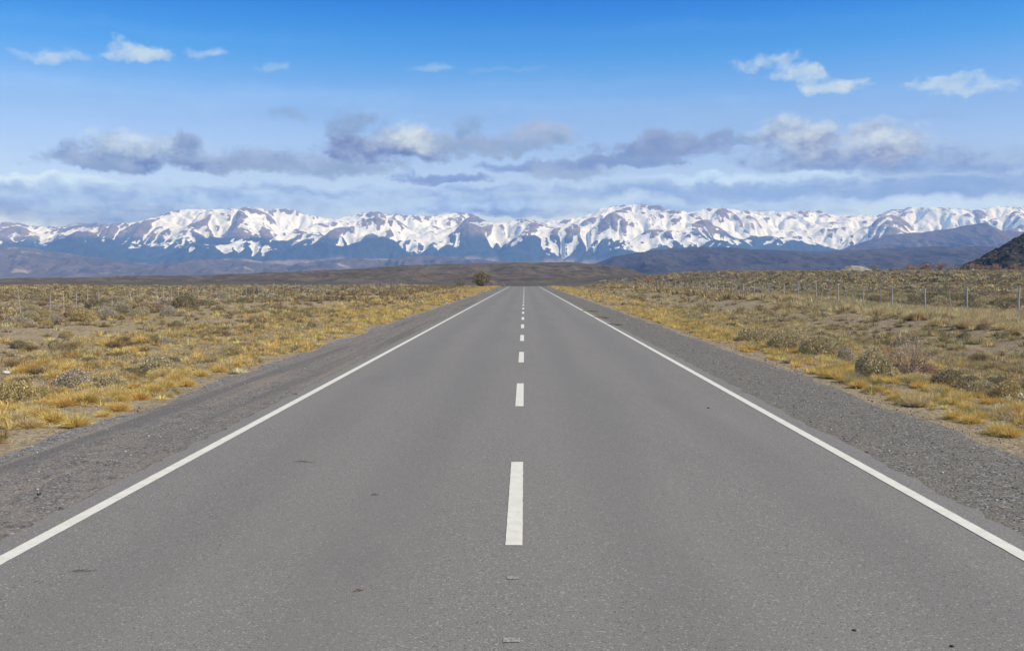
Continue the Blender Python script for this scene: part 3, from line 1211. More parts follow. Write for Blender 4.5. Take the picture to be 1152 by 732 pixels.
tx, ty = [], []
for (n, x0, x1, y0, y1, sd_) in ((40000, -46, -5.5, 6, 60, 1), (36000, 5.4, 46, 6, 60, 2), (60000, -135, -5.6, 60, 235, 3), (40000, 5.6, 120, 60, 240, 4)):
    a, b_ = scatter(n, x0, x1, y0, y1, d_tuft, sd_)
    tx.append(a)
    ty.append(b_)
tx, ty = np.concatenate(tx), np.concatenate(ty)
gt = np.random.default_rng(12)
ax_ = np.abs(tx)
belt = (ax_ < 10.5)
tsize = np.where(belt, .095 + .12 * gt.random(len(tx)) ** 1.3, .12 + .17 * gt.random(len(tx)) ** 1.3)
tsize = np.where((tx > 15.5) & (tx < 22.5), .22 + .2 * gt.random(len(tx)), tsize)
tsize = tsize * (1 + .8 * sstep(35, 90, ty))
u_ = gt.random(len(tx))
tk = np.where(belt, np.where(u_ < .54, 'golden', np.where(u_ < .63, 'ochre', np.where(u_ < .88, 'straw', 'olive'))),
              np.where(u_ < .34, 'golden', np.where(u_ < .46, 'ochre', np.where(u_ < .80, 'straw', 'olive'))))
tk = np.where((tx > 15.5) & (tx < 22.5), 'straw', tk)
tk = np.where((tx > 9.5) & (tx < 15.5) & (u_ > .2), np.where(u_ > .6, 'straw', 'olive'), tk)
tk = np.where((tx < -14) & (u_ > .16), np.where(u_ < .55, 'straw', np.where(u_ < .82, 'olive', 'umber')), tk)
tk = np.where((tx > 0) & (tx < 16) & ~belt & (u_ < .25), 'straw', tk)
tk = np.where((tx > 0) & (tx < 16) & ~belt & (u_ > .84), 'umber', tk)
tk = np.where(~belt & (tx < 9) & (u_ > .86), 'umber', tk)


v2_ = gt.random(len(tx))
farp = (np.abs(tx) > 13) & (v2_ < .62 * sstep(40, 110, ty))
tk = np.where(farp, np.where(v2_ < .26, 'umber', 'olive'), tk)
tk = np.where(~farp & (tx < -9.5) & (v2_ > .78), 'umber', tk)


# the rows of rounded golden tussocks that fringe both gravel edges
ge = np.random.default_rng(77)
for side, n_e, x0e, wd_e in ((1, 210, 5.66, 1.7), (-1, 110, 5.95, 1.9)):
    ye = 8.5 + 44 * ge.random(n_e) ** 1.25
    xe = side * (x0e + wd_e * ge.random(n_e) ** 1.5)
    tx, ty = np.concatenate([tx, xe]), np.concatenate([ty, ye])
    tsize = np.concatenate([tsize, (.12 + .10 * ge.random(n_e)) * (1 + .35 * sstep(20, 50, ye))])
    tk = np.concatenate([tk, np.where(ge.random(n_e) < .82, 'golden', 'ochre')])


# ---- scrub
def d_shrub(x, y):
    ax = np.abs(x)
    c = clump(x, y, 5.0, 11.0)
    left = (.16 * (1 - sstep(11, 14, ax)) + .035) * sstep(6.3, 7, ax) + .30 * sstep(17.5, 21, ax) * (.15 + c) * (1 - .35 * sstep(29, 34, ax))
    left = left + .07 * sstep(60, 110, y) + .5 * sstep(19, 20.5, ax) * (1 - sstep(24.5, 26, ax)) * (.2 + c)
    right = (.16 * (1 - sstep(9, 11, ax)) + .05) * sstep(6.3, 7, ax) + .62 * sstep(21, 23.5, ax) * (.35 + .65 * c)
    return np.clip(np.where(x < 0, left, right), 0, 1)


sx_, sy_ = [], []
for (n, x0, x1, y0, y1, sd_) in ((3600, -50, -6.2, 10, 70, 21), (4200, 6.2, 55, 10, 70, 22), (20000, -140, -7, 70, 230, 23),
                                 (16000, 7, 150, 70, 240, 24), (15000, 60, 520, 240, 820, 25)):
    a, b_ = scatter(n, x0, x1, y0, y1, d_shrub, sd_)
    sx_.append(a)
    sy_.append(b_)
sx_, sy_ = np.concatenate(sx_), np.concatenate(sy_)
gs = np.random.default_rng(14)
ssz = np.where(sx_ > 21, .42 + .4 * gs.random(len(sx_)), np.where(sx_ < -17, .22 + .36 * gs.random(len(sx_)) ** 1.6, .12 + .17 * gs.random(len(sx_))))
ssz = np.where(sy_ > 240, ssz * 2.2, ssz)
v_ = gs.random(len(sx_))
sk = np.where(sx_ > 20, np.where(v_ < .36, 'dark', np.where(v_ < .70, 'sage', np.where(v_ < .88, 'yellowish', 'brownish'))),
              np.where(v_ < .28, 'dark', np.where(v_ < .55, 'sage', np.where(v_ < .72, 'yellowish', np.where(v_ < .88, 'grey', 'brownish')))))

# shrubs that can be made out one by one: photo column, photo row of the base, width and height in photo pixels, kind, label
NAMED = [
    (985, 425, 47, 27, 'sage', 'largest grey-green cushion shrub on the right verge, beside the pinkish twiggy bush'),
    (1022, 421, 50, 32, 'twiggy', 'pinkish bare twiggy bush just right of the largest grey-green shrub'),
    (884, 393, 38, 19, 'sage', 'low olive-grey cushion shrub on the right verge, middle of three in a line'),
    (849, 384, 34, 17, 'sage', 'farthest of three cushion shrubs in a line on the right verge'),
    (920, 400, 42, 20, 'sage', 'nearest of three cushion shrubs in a line on the right verge'),
    (950, 408, 22, 16, 'grey', 'small greyish shrub between the cushion shrub line and the largest shrub'),
    (1068, 437, 36, 17, 'dark', 'flat dark green shrub on the right verge beyond the twiggy bush'),
    (1106, 446, 36, 18, 'sage', 'low pale sage shrub between the flat dark shrub and the olive one'),
    (1134, 452, 30, 20, 'yellowish', 'olive-yellow shrub at the right edge of the photo behind golden tufts'),
    (781, 361, 26, 9, 'sage', 'small far cushion shrub alone on the right verge'),
    (1046, 424, 18, 12, 'brownish', 'small brown shrub at the foot of the pinkish twiggy bush'),
    (18, 453, 48, 30, 'yellowish', 'yellow-green shrub at the left edge of the photo among golden tufts'),
    (84, 436, 46, 22, 'grey', 'wide grey-brown twiggy shrub on the left verge with pale stems'),
    (52, 448, 28, 15, 'yellowish', 'small olive shrub between the yellow-green shrub and grey-brown one'),
    (124, 440, 38, 20, 'sage', 'grey-green cushion shrub on the left verge behind orange tufts'),
    (147, 425, 30, 16, 'dark', 'dark green round shrub on the left verge'),
    (178, 421, 48, 21, 'sage', 'wide grey-green shrub on the left verge just right of the dark round one'),
    (104, 414, 24, 10, 'yellowish', 'small flat olive shrub on bare soil behind the grey-brown shrub'),
    (62, 390, 15, 8, 'dark', 'left one of two tiny dark shrubs on the bare left soil'),
    (77, 396, 13, 8, 'dark', 'right one of two tiny dark shrubs on the bare left soil'),
    (22, 391, 22, 9, 'dark', 'flat dark shrub near the left edge on the bare soil'),
    (191, 356, 22, 13, 'grey', 'rounded grey shrub by the left fence line'),
    (208, 349, 34, 20, 'dark', 'tall dark grey shrub clump in the scrub along the left fence'),
    (137, 350, 22, 13, 'grey', 'grey shrub in front of the left fence, left of the dark clump'),
    (108, 352, 26, 17, 'dark', 'dark bushy shrub in front of the left fence posts'),
    (92, 361, 34, 13, 'yellowish', 'low mounded olive-brown shrub below the left fence'),
    (198, 368, 15, 8, 'dark', 'small dark round shrub below the rounded grey one on the left'),
    (160, 355, 18, 9, 'sage', 'small pale sage shrub between the grey shrubs by the left fence'),
    (250, 336, 22, 10, 'grey', 'grey shrub farther along the left fence'),
    (285, 332, 26, 10, 'dark', 'dark shrub farther along the left fence'),
]
SH = [shrub_tpl(2600, 1.0, .95, .085, 41, .34, .16, .55), shrub_tpl(2600, 1.0, .9, .085, 42, .42, .2, .5), shrub_tpl(2800, 1.0, 1.05, .08, 43, .28, .14, .55), shrub_tpl(2500, 1.0, .85, .085, 44, .5, .22, .5)]
SH_TW = shrub_tpl(900, 1.0, 1.05, .085, 45, .45, .85, .25)
SHM = {}


def shrub_mesh(v, kind):
    if (v, kind) not in SHM:
        SHM[(v, kind)] = tri_mesh('shrub', SH_TW if kind == 'twiggy' else SH[v], kind, 50 + v)
    return SHM[(v, kind)]


STEM = [stems_mesh('woody_stems', 16, .95, .85, .014, 61, (.16, .12, .085)), stems_mesh('woody_stems', 34, 1.0, 1.1, .012, 62, (.27, .19, .145))]
taken = []
nvar = 0
for px, py, wpx, hpx, kind, label in NAMED:
    x, y, z = hit(px, py)
    dist = math.hypot(x, y)
    R = wpx / F * dist / 2
    H = hpx / F * dist * (.85 if px < 300 else 1.08)
    R *= .9 if px < 300 else 1.05
    o = link('shrub', shrub_mesh(nvar % 4, kind), None, loc=(x, y, z - .01))
    o.scale = (R, R * random.uniform(.85, 1.1), H / .95)
    o.rotation_euler = (0, 0, random.random() * 6.28)
    tag(o, label, 'shrub')
    st = link('woody_stems', STEM[1 if kind == 'twiggy' else 0], None, o)
    taken.append((x, y, R))
    nvar += 1

# the rest of the scrub: those that show largest are shrubs of their own, the others one mass
tk_arr = np.array(taken)


def clear_of(x, y, pad):
    d = np.hypot(x[:, None] - tk_arr[None, :, 0], y[:, None] - tk_arr[None, :, 1])
    return (d > tk_arr[None, :, 2] * .8 + pad).all(1)


ok = clear_of(sx_, sy_, .2)
sx_, sy_, ssz, sk = sx_[ok], sy_[ok], ssz[ok], sk[ok]
sz_ = terr(sx_, sy_)
vis = in_view(sx_, sy_, .98)
show = np.where(vis, ssz / sy_, 0)
order = np.argsort(-show)
N_SH = 230
KN = {'sage': 'grey-green', 'dark': 'dark green', 'yellowish': 'olive-yellow', 'grey': 'grey', 'brownish': 'brown', 'twiggy': 'twiggy',
      'golden': 'golden', 'ochre': 'orange-ochre', 'straw': 'pale straw', 'olive': 'olive-tinged', 'umber': 'dark brown'}
ORD = ['nearest', 'second nearest', 'third nearest', 'fourth nearest', 'fifth nearest', 'sixth nearest', 'seventh nearest', 'eighth nearest', 'ninth nearest', 'tenth nearest',
       'eleventh nearest', 'twelfth nearest', '13th nearest', '14th nearest', '15th nearest', '16th nearest', '17th nearest', '18th nearest', '19th nearest', '20th nearest']


def zone_sh(x):
    if x > 21:
        return 'beyond the right fence'
    if x > 0:
        return 'between road and right fence'
    if x > -25.5:
        return 'between road and left fence'
    return 'beyond the left fence'


ind = sorted(order[:N_SH], key=lambda i: math.hypot(sx_[i], sy_[i]))
cnt = {}
for i in ind:
    o = link('shrub', shrub_mesh(int(gs.integers(4)), str(sk[i])), None, loc=(float(sx_[i]), float(sy_[i]), float(sz_[i]) - .01))
    s = float(ssz[i])
    o.scale = (s, s * random.uniform(.85, 1.15), s * random.uniform(.75, 1.0))
    o.rotation_euler = (0, 0, random.random() * 6.28)
    zn = zone_sh(sx_[i])
    key = (str(sk[i]), zn)
    c = cnt.get(key, 0)
    cnt[key] = c + 1
    nm = KN[str(sk[i])]
    if c < len(ORD):
        tag(o, f'{ORD[c]} {nm} low shrub {zn}', 'shrub', f'low shrubs {zn}')
    else:
        tag(o, f'{nm} low shrub {zn}, not among the twenty nearest', 'shrub', f'low shrubs {zn}')
rest = order[N_SH:]
SH_LO = [shrub_tpl(130, 1.0, .85, .24, 71, .3), shrub_tpl(130, 1.0, .75, .25, 72, .35), shrub_tpl(50, 1.0, .7, .40, 73, .3), shrub_tpl(50, 1.0, .8, .40, 74, .3)]
items = []
for i in rest:
    lo = 0 if sy_[i] < 110 else 2
    items.append((sx_[i], sy_[i], sz_[i] - .02, ssz[i], gs.random() * 6.28, lo + int(gs.integers(2)), str(sk[i])))
hp = HILL_PTS['shaded_scrub_hill']
hp = hp[(hp[:, 1] < 1185) & (hp[:, 2] > 3)]
for i in gs.choice(len(hp), min(7000, len(hp)), replace=False):
    q = hp[i] + np.array([gs.normal() * 1.2, gs.normal() * 1.0, 0])
    items.append((q[0], q[1], q[2] - .25, .55 + 1.1 * gs.random() ** 2, gs.random() * 6.28, 2 + int(gs.integers(2)), ['dark', 'dark', 'sage', 'umber'][int(gs.integers(4))]))
merge('scrub', SH_LO, items, 'low scrub covering the steppe out to the hills', 'scrub')

# ---- tufts: the 300 that show largest are their own
ok = clear_of(tx, ty, .05)
tx, ty, tsize, tk = tx[ok], ty[ok], tsize[ok], tk[ok]
tz = terr(tx, ty)
vis = in_view(tx, ty, .985)
show = np.where(vis, tsize / ty, 0)
order = np.argsort(-show)
TF = [tuft_tpl(700, .95, 1.2, .024, 81, 90, .3), tuft_tpl(660, .95, 1.1, .024, 82, 86, .35), tuft_tpl(700, .9, 1.4, .024, 83, 96, .25), tuft_tpl(560, 1.05, .9, .024, 84, 74, .4)]
TFM = {}


def tuft_mesh(v, kind):
    if (v, kind) not in TFM:
        TFM[(v, kind)] = tri_mesh('grass_tuft', TF[v], kind, 90 + v)
    return TFM[(v, kind)]


N_T = 300
ind = sorted(order[:N_T], key=lambda i: ty[i])
cnt = {}


def zone_t(x):
    if x > 0:
        return 'on the right verge' if x < 10 else 'between the right verge and fence'
    return 'on the left verge' if x > -11.5 else 'on the bare soil left of the verge'


for i in ind:
    o = link('grass_tuft', tuft_mesh(int(gt.integers(4)), str(tk[i])), None, loc=(float(tx[i]), float(ty[i]), float(tz[i])))
    s = float(tsize[i])
    o.scale = (s, s * random.uniform(.85, 1.15), s * random.uniform(.8, 1.05))
    o.rotation_euler = (0, 0, random.random() * 6.28)
    zn = zone_t(tx[i])
    nm = KN[str(tk[i])]
    key = (nm, zn)
    c = cnt.get(key, 0)
    cnt[key] = c + 1
    if c < len(ORD):
        tag(o, f'{ORD[c]} {nm} grass tuft {zn}', 'grass tuft', f'bunchgrass tufts {zn}')
    else:
        tag(o, f'{nm} grass tuft {zn}, past the twenty nearest', 'grass tuft', f'bunchgrass tufts {zn}')
TF_LO = [tuft_tpl(70, .92, 1.1, .085, 101, 86, segs=1), tuft_tpl(64, .95, 1.0, .085, 102, 80, segs=1), tuft_tpl(24, .9, 1.1, .19, 103, 82, segs=1), tuft_tpl(24, .9, 1.1, .19, 104, 86, segs=1)]
items = []
for i in order[N_T:]:
    lo = 0 if ty[i] < 75 else 2
    items.append((tx[i], ty[i], tz[i], tsize[i], gt.random() * 6.28, lo + int(gt.integers(2)), str(tk[i])))
merge('bunchgrass', TF_LO, items, 'dry golden bunchgrass scattered over the steppe', 'grass')

# ---- litter, seedlings and dead stalks between the plants
LT = [tuft_tpl(10, 1.0, .9, .05, 111, 70, segs=1), tuft_tpl(14, .8, 1.3, .05, 112, 84, segs=1), shrub_tpl(26, 1.0, .6, .22, 113)]


def d_lit(x, y):
    ax = np.abs(x)
    return (.35 + .65 * clump(x, y, 1.8, 31)) * sstep(5.7, 6.6, ax)


lx, ly = [], []
for (n, x0, x1, y0, y1, sd_) in ((30000, -45, -5.7, 6, 60, 31), (30000, 5.6, 45, 6, 60, 32), (26000, -13, -5.75, 7, 45, 35), (26000, 5.6, 12, 7, 45, 36), (20000, -90, -6, 60, 150, 33), (20000, 6, 90, 60, 150, 34)):
    a, b_ = scatter(n, x0, x1, y0, y1, d_lit, sd_)
    lx.append(a)
    ly.append(b_)
lx, ly = np.concatenate(lx), np.concatenate(ly)
lz = terr(lx, ly)
gl = np.random.default_rng(19)
kk = np.array(['straw', 'grey', 'brownish', 'golden', 'dark'])[gl.choice(5, len(lx), p=[.30, .18, .24, .20, .08])]
items = [(lx[i], ly[i], lz[i], (.04 + .07 * gl.random()) * (1.3 if ly[i] > 60 else 1), gl.random() * 6.28, int(gl.integers(3)), str(kk[i])) for i in range(len(lx))]
merge('ground_cover', LT, items, 'sparse dead stalks and seedlings over the bare soil', 'ground cover')


# ------------------------------------------------------------------ loose stones on the shoulders
def stones():
    g = np.random.default_rng(55)
    t = (1 + 5 ** .5) / 2
    iv = np.array([(-1, t, 0), (1, t, 0), (-1, -t, 0), (1, -t, 0), (0, -1, t), (0, 1, t), (0, -1, -t), (0, 1, -t), (t, 0, -1), (t, 0, 1), (-t, 0, -1), (-t, 0, 1)]) / 1.9
    fi = np.array([(0, 11, 5), (0, 5, 1), (0, 1, 7), (0, 7, 10), (0, 10, 11), (1, 5, 9), (5, 11, 4), (11, 10, 2), (10, 7, 6), (7, 1, 8), (3, 9, 4), (3, 4, 2), (3, 2, 6), (3, 6, 8), (3, 8, 9),
                   (4, 9, 5), (2, 4, 11), (6, 2, 10), (8, 6, 7), (9, 8, 1)])
    Vs, Fs, Cs = [], [], []
    n = 0
    for side, cnt_ in ((-1, 3600), (1, 5200)):
        for _ in range(cnt_):
            y = 4.5 + 55 * g.random() ** 2.2
            k = g.random()
            x = side * (3.62 + (2.5 if k < .7 else 4.5) * g.random() ** (1.0 if side > 0 else .7))
            ax = abs(x)
            z = -.018 - .03 * (ax - 3.35) / 2.6 if ax < 5.6 else float(terr(x, y))
            r = (.003 + .008 * g.random() ** 3) * (1 + y * .02)
            sc_ = r * (1 + .35 * g.normal(0, 1, 3)).clip(.5, 1.6)
            Vs.append(iv * (1 + .18 * g.normal(0, 1, (12, 1))) * sc_ + np.array([x, y, z + r * .25]))
            Fs.append(fi + n)
            b0 = g.choice([.12, .19, .27, .42], p=[.10, .30, .36, .24]) * (1 + .15 * g.normal())
            Cs.append(np.tile(np.clip(np.array([1.0, .95, .86]) * b0, .03, .7), (12, 1)))
            n += 12
    b = MB('shoulder_stones')
    m = b.principled(b.attr('tint', 'Color'), .95)
    tag(link('gravel', mesh_np('gravel', np.concatenate(Vs), np.concatenate(Fs), colors=np.concatenate(Cs)), m), 'loose stones over both road shoulders', 'gravel', kind='stuff')


stones()


# ------------------------------------------------------------------ solid helpers
class Solid:
    def __init__(self):
        self.V, self.F = [], []

    def tube(self, pts, rads, k=6, cap=True):
        n0 = len(self.V)
        pts = [np.array(p, float) for p in pts]
        for i, p in enumerate(pts):
            d = pts[min(i + 1, len(pts) - 1)] - pts[max(i - 1, 0)]
            d /= np.linalg.norm(d) + 1e-9
            a = np.array([0, 0, 1.0]) if abs(d[2]) < .9 else np.array([1.0, 0, 0])
            u = np.cross(d, a)
            u /= np.linalg.norm(u)
            v = np.cross(d, u)
            for q in range(k):
                t = 2 * math.pi * q / k
                self.V.append(p + (u * math.cos(t) + v * math.sin(t)) * rads[i])
        for i in range(len(pts) - 1):
            for q in range(k):
                a = n0 + i * k + q
                b_ = n0 + i * k + (q + 1) % k
                self.F.append((a, b_, b_ + k, a + k))
        if cap:
            self.F.append(tuple(n0 + q for q in range(k))[::-1])
            self.F.append(tuple(n0 + (len(pts) - 1) * k + q for q in range(k)))

    def mesh(self, name, smooth=False):
        me = bpy.data.meshes.new(name)
        me.from_pydata([tuple(map(float, v)) for v in self.V], [], self.F)
        if smooth:
            me.polygons.foreach_set('use_smooth', np.ones(len(me.polygons), bool))
        me.update()
        return me


# ------------------------------------------------------------------ wire fences
def fence(x0, y0, y1, sp, label, hgt, seed, first):
    g = np.random.default_rng(seed)
    t = link('wire_fence', None, loc=(x0, y0, float(terr(x0, y0))))
    t.empty_display_size = .5
    tag(t, label, 'fence', 'wire fences along the road')
    ox, oy, oz = t.location
    meshes = []
    for _ in range(3):
        s = Solid()
        w_ = (.038 if x0 > 0 else .021) * (1 + .15 * g.random())
        s.tube([(0, 0, -.15), (.006, .004, hgt * .5), (0, -.004, hgt - .01), (0, 0, hgt)], [w_, w_ * .95, w_ * .9, w_ * .72], 8)
        meshes.append(s.mesh('post'))
    sd2 = Solid()
    sd2.tube([(0, 0, .1), (0, 0, hgt * .95)], [.02, .018], 5)
    dm = sd2.mesh('dropper')
    ys_p = []
    y = first
    while y < y1:
        ys_p.append(y)
        y += sp * (1 + .03 * g.normal())
    top = []
    for k, y in enumerate(ys_p):
        xx = x0 + .05 * g.normal()
        zz = float(terr(xx, y))
        p = link('post', meshes[k % 3], M_POST, t, (xx - ox, y - oy, zz - oz))
        p.rotation_euler = (.03 * g.normal(), .05 * g.normal(), g.random() * 6)
        p.scale = (1, 1, 1 + .04 * g.normal())
        top.append((xx, y, zz))
        if k and y < 95:
            for f in (.34, .67):
                yy = ys_p[k - 1] + (y - ys_p[k - 1]) * f
                if g.random() < .8:
                    dr = link('dropper', dm, M_POST, t, (xx - ox, yy - oy, float(terr(xx, yy)) - oz))
                    dr.rotation_euler = (.04 * g.normal(), .04 * g.normal(), 0)
    for h in (.25, .5, .75, .98, 1.18):
        s = Solid()
        s.tube([(a - ox + .055 * (-1 if x0 > 0 else 1), b_ - oy, c + h * hgt / 1.25 - oz) for a, b_, c in top], [.0035] * len(top), 3, False)
        link('wire', s.mesh('wire'), M_WIRE, t)


fence(19.9, 30, 215, 4.5, 'wire fence with pale weathered posts right of the road', 1.22, 5, 30.5)
fence(-25.6, 30, 215, 4.5, 'faint wire fence with thin posts left of the road', 1.12, 6, 31)


# ------------------------------------------------------------------ trees and thickets
def crown_tpl(centers, n, leaf, seed, up=.4):
    g = np.random.default_rng(seed)
    V, Fc, B = [], [], []
    cw = np.array([c[3] ** 2 for c in centers])
    cw = cw / cw.sum()
    for i in range(n):
        c = centers[g.choice(len(centers), p=cw)]
        d = g.normal(0, 1, 3)
        d /= np.linalg.norm(d)
        p = np.array(c[:3]) + d * c[3] * g.random() ** .42 * np.array([1, 1, .9])
        ax = d + g.normal(0, .6, 3) + np.array([0, 0, up])
        ax /= np.linalg.norm(ax)
        s = np.cross(ax, g.normal(0, 1, 3))
        s /= np.linalg.norm(s) + 1e-9
        ll = leaf * (.6 + .8 * g.random())
        ww = ll * .32
        k = len(V)
        V += [p - ax * ll * .5, p + s * ww, p + ax * ll * .6, p - s * ww]
        Fc += [(k, k + 1, k + 2), (k, k + 2, k + 3)]
        B += [i] * 4
    V = np.array(V)
    V[:, 2] = np.maximum(V[:, 2], .05)
    return V, np.array(Fc), np.array(B)


def tree(name, cat, px, dist, wpx, hpx, kind, label, seed, group=None, stems=4, leaves=1500, low=.25, ybase=None):
    g = np.random.default_rng(seed)
    if ybase is None:
        x, y, z = at_dist(px, dist)
    else:
        x, y, z = hit(px, ybase)
        dist = math.hypot(x, y)
    W, H = wpx / F * dist, hpx / F * dist
    root = link(name, None, loc=(x, y, z))
    root.empty_display_size = .5
    tag(root, label, cat, group)
    s = Solid()
    cen = []
    for k in range(stems):
        a = g.random() * 6.28
        r = (k + .5) / stems * W * .42
        topz = H * (.95 - .35 * (r / (W * .5)) ** 2) * (.85 + .2 * g.random())
        tip = np.array([r * math.cos(a), r * math.sin(a) * .8, topz * .85])
        b0 = np.array([.06 * W * g.normal(), .06 * W * g.normal(), -.15])
        m = b0 * .4 + tip * .45 + g.normal(0, .03 * W, 3)
        tr = max(.05, H * .022)
        s.tube([b0, m, tip], [tr, tr * .65, tr * .2], 6)
        for q in range(4):
            f = .35 + .6 * g.random()
            st = b0 + (tip - b0) * f
            e = st + np.array([g.normal() * W * .16, g.normal() * W * .16, H * .16 * g.random()])
            s.tube([st, e], [tr * .35, tr * .1], 4, False)
            cen.append((*e, W * .10 * (.7 + .7 * g.random())))
        cen.append((*tip, W * .15 * (.8 + .4 * g.random())))
        cen.append((*(b0 + (tip - b0) * (low + .35 * g.random())), W * .15))
    link('trunk', s.mesh('trunk'), M_WOOD, root)
    tpl = crown_tpl(cen, leaves, max(W, H) * .045, seed)
    me = mesh_np('crown', tpl[0], tpl[1], colors=paint(kind, tpl[2], seed, .28))
    link('crown', me, M_PLANT, root)


tree('tree', 'tree', 540, 330, 26, 20.5, 'willow', 'olive green tree standing left of the road end', 201, stems=6, leaves=2200)
tree('bush', 'bush', 522, 325, 22, 9, 'dark', 'dark bush left of the olive tree by the road end', 202, stems=4, leaves=700)
tree('bush', 'bush', 554, 322, 13, 9, 'twiggy', 'bare pinkish bush right of the olive tree by the road end', 203, stems=5, leaves=320)
tree('bush', 'bush', 567, 318, 9, 6, 'twiggy', 'tiny bare bush at the left edge of the road end', 204, stems=4, leaves=240)
tree('bush', 'bush', 726, 290, 24, 10, 'red', 'red-brown bush right of the road end, alone on the skyline', 205, stems=6, leaves=1300)
tree('bush', 'bush', 709, 300, 8, 5, 'brownish', 'tiny brown bush just left of the red-brown skyline bush', 206, stems=3, leaves=300)
RED = [(984, 720, 15, 8, 'brownish', 'brown bush just right of the pale gravel heap'),
       (1024, 800, 24, 8, 'red', 'left end of the orange-brown thicket in front of the grey ridge'),
       (1041, 805, 26, 10, 'red', 'middle bush of the orange-brown thicket in front of the grey ridge'),
       (1058, 790, 20, 10, 'red', 'right end of the orange-brown thicket in front of the grey ridge'),
       (1076, 800, 16, 7, 'brownish', 'low brown bush in the gap left of the dark hill'),
       (1094, 780, 20, 11, 'red', 'reddish bush at the left foot of the dark hill'),
       (1107, 790, 14, 9, 'brownish', 'brown bush hugging the reddish bush at the dark hill'),
       (1124, 780, 22, 10, 'red', 'orange bush below the dark hill slope'),
       (1142, 790, 20, 9, 'red', 'orange-brown bush below the dark hill at the right edge'),
       (1005, 800, 14, 5, 'brownish', 'flat brown bush between the gravel heap and orange thicket')]
for k, (px, dist, wp, hp, kind, lab) in enumerate(RED):
    tree('bush', 'bush', px, dist, wp, hp, kind, lab, 230 + k, 'bushes at the edge of the right plain', stems=5, leaves=700)


# ------------------------------------------------------------------ heap, stones, small things on the road
def mound(px, dist, wpx, hpx):
    x, y, z = at_dist(px, dist)
    W, H = wpx / F * dist / 2, hpx / F * dist
    n = 60
    X, Y = np.meshgrid(np.linspace(-1.15, 1.15, n), np.linspace(-1.15, 1.15, n))
    Xs = X - .25 * X * X
    r = np.hypot(Xs * .95, Y)
    Z = np.clip(1.02 - r ** 1.7, -.15, 1) * (1 + .22 * fbm(X * 2.3 + 5, Y * 2.3, 4)) + .05 * fbm(X * 7, Y * 7, 3)
    Z = np.minimum(Z, .88 + .08 * fbm(X * 3, Y * 3, 2))
    V = np.stack([X * W, Y * W * .8, Z * H], -1).reshape(-1, 3)
    o = link('gravel_heap', mesh_np('gravel_heap', V, grid_faces(n, n), smooth=True), M_MOUND, loc=(x, y, z))
    tag(o, 'pale flat-topped gravel heap on the far right plain', 'heap')


mound(959, 690, 36, 7.5)


def rock(name, loc, dims, mat, label, cat, seed):
    g = np.random.default_rng(seed)
    n, m = 9, 14
    V = []
    for i in range(n):
        for k in range(m):
            th, ph = math.pi * i / (n - 1), 2 * math.pi * k / m
            d = np.array([math.sin(th) * math.cos(ph), math.sin(th) * math.sin(ph), math.cos(th)])
            q = 1 + .28 * float(fbm(np.array(d[0] * 1.3 + seed), np.array(d[1] * 1.3 + d[2] * 2.1), 3))
            V.append(d * q * np.array(dims))
    Fc = [(i * m + k, i * m + (k + 1) % m, (i + 1) * m + (k + 1) % m, (i + 1) * m + k) for i in range(n - 1) for k in range(m)]
    me = mesh_np(name, np.array(V), np.array(Fc))
    tag(link(name, me, mat, loc=loc), label, cat)


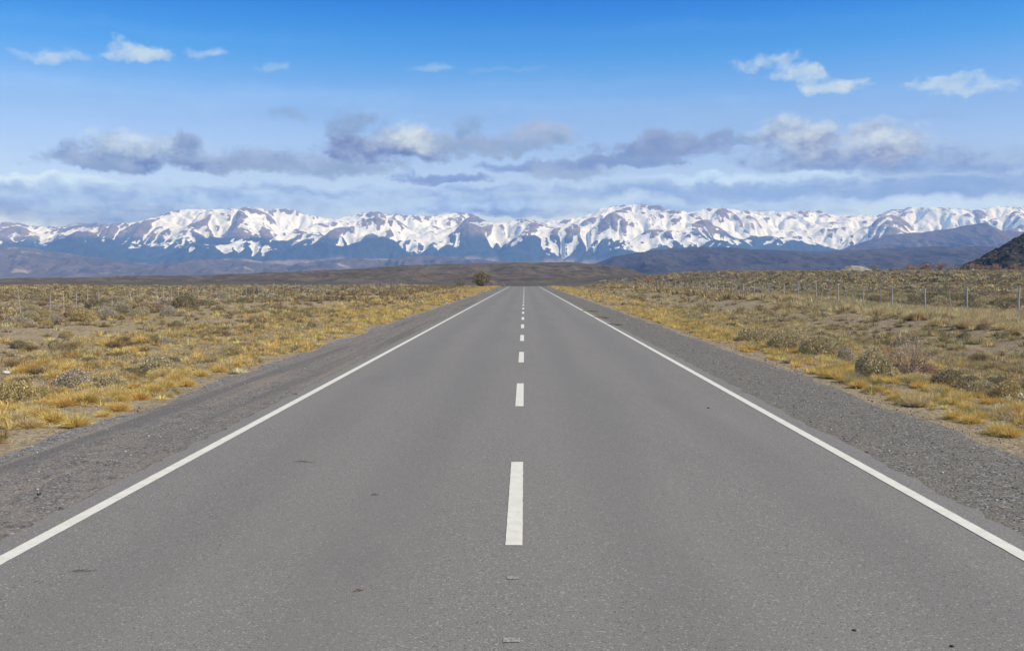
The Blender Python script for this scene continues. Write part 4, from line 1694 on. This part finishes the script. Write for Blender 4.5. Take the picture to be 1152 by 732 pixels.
x, y, z = hit(7, 421)
rock('stone', (x, y, z + .04), (.09, .07, .035), M_PALE, 'pale bleached stone at the left edge on bare soil', 'stone', 3)
x, y, z = at_dist(1094, 700)
rock('stone', (x, y, z + .6), (1.6, 1.3, 1.1), M_PALE, 'white boulder before the reddish bush at the dark hill', 'stone', 5)
x, y, z = hit(1134, 452)
for px, py, r, lab in ((961, 709, .011, 'tiny dark pebble on the asphalt, bottom right'), (1071, 727, .011, 'tiny dark pebble at the bottom edge of the asphalt'),
                       (974, 507, .028, 'dark stone on the gravel just off the right edge line'), (797, 459, .02, 'dark speck of a pebble in the right lane'), (44, 556, .02, 'dark stone in the brown dirt shoulder')):
    d = ray(px, py)
    tt = -CAMH / d[2]
    rock('pebble', (d[0] * tt, d[1] * tt, .004 if py > 520 or px == 797 else -.015), (r, r * .9, r * .5), simple('dark_stone', (.03, .03, .03), (.06, .055, .05)), lab, 'pebble', int(px))
for px, py, ln, ang, lab in ((93, 643, .16, .15, 'brown dry twig on the left lane, nearer one'), (342, 520, .22, -.05, 'brown dry twig on the left lane, farther one'),
                             (404, 665, .06, .3, 'short reddish twig on the left lane near the bottom'), (422, 557, .07, .2, 'thin broken twig on the left lane')):
    d = ray(px, py)
    tt = -CAMH / d[2]
    s = Solid()
    c, sn_ = math.cos(ang), math.sin(ang)
    pts = [(-ln * .5, -.01, .006), (-ln * .2, .012, .012), (ln * .1, -.004, .008), (ln * .5, .014, .006)]
    s.tube([(a * c - b_ * sn_, a * sn_ + b_ * c, h) for a, b_, h in pts], [.0015, .0035, .0035, .0015], 5)
    s.tube([(-.02 * c, -.02 * sn_, .01), (.03 * c - .03 * sn_, .03 * sn_ + .03 * c, .012)], [.003, .0015], 4, False)
    tag(link('twig', s.mesh('twig'), M_TWIG, loc=(d[0] * tt, d[1] * tt, .001)), lab, 'twig')

WM = tri_mesh('weed_mat', shrub_tpl(420, 1.0, .22, .13, 301, .5), 'dark', 302)
for px, py, wp, lab in ((662, 350, 11, 'farthest of three dark weed mats on the right asphalt edge'), (675, 357, 12, 'middle of three dark weed mats on the right asphalt edge'),
                        (690, 365, 13, 'nearest of three dark weed mats on the right asphalt edge')):
    d = ray(px, py)
    tt = -CAMH / d[2]
    x, y = d[0] * tt, d[1] * tt
    o = link('weed_mat', WM, None, loc=(x, y, -.02))
    R = wp / F * y / 2
    o.scale = (R, R * 1.9, R * .9)
    o.rotation_euler = (0, 0, random.random())
    tag(o, lab, 'weeds', 'dark weed mats along the asphalt edge')
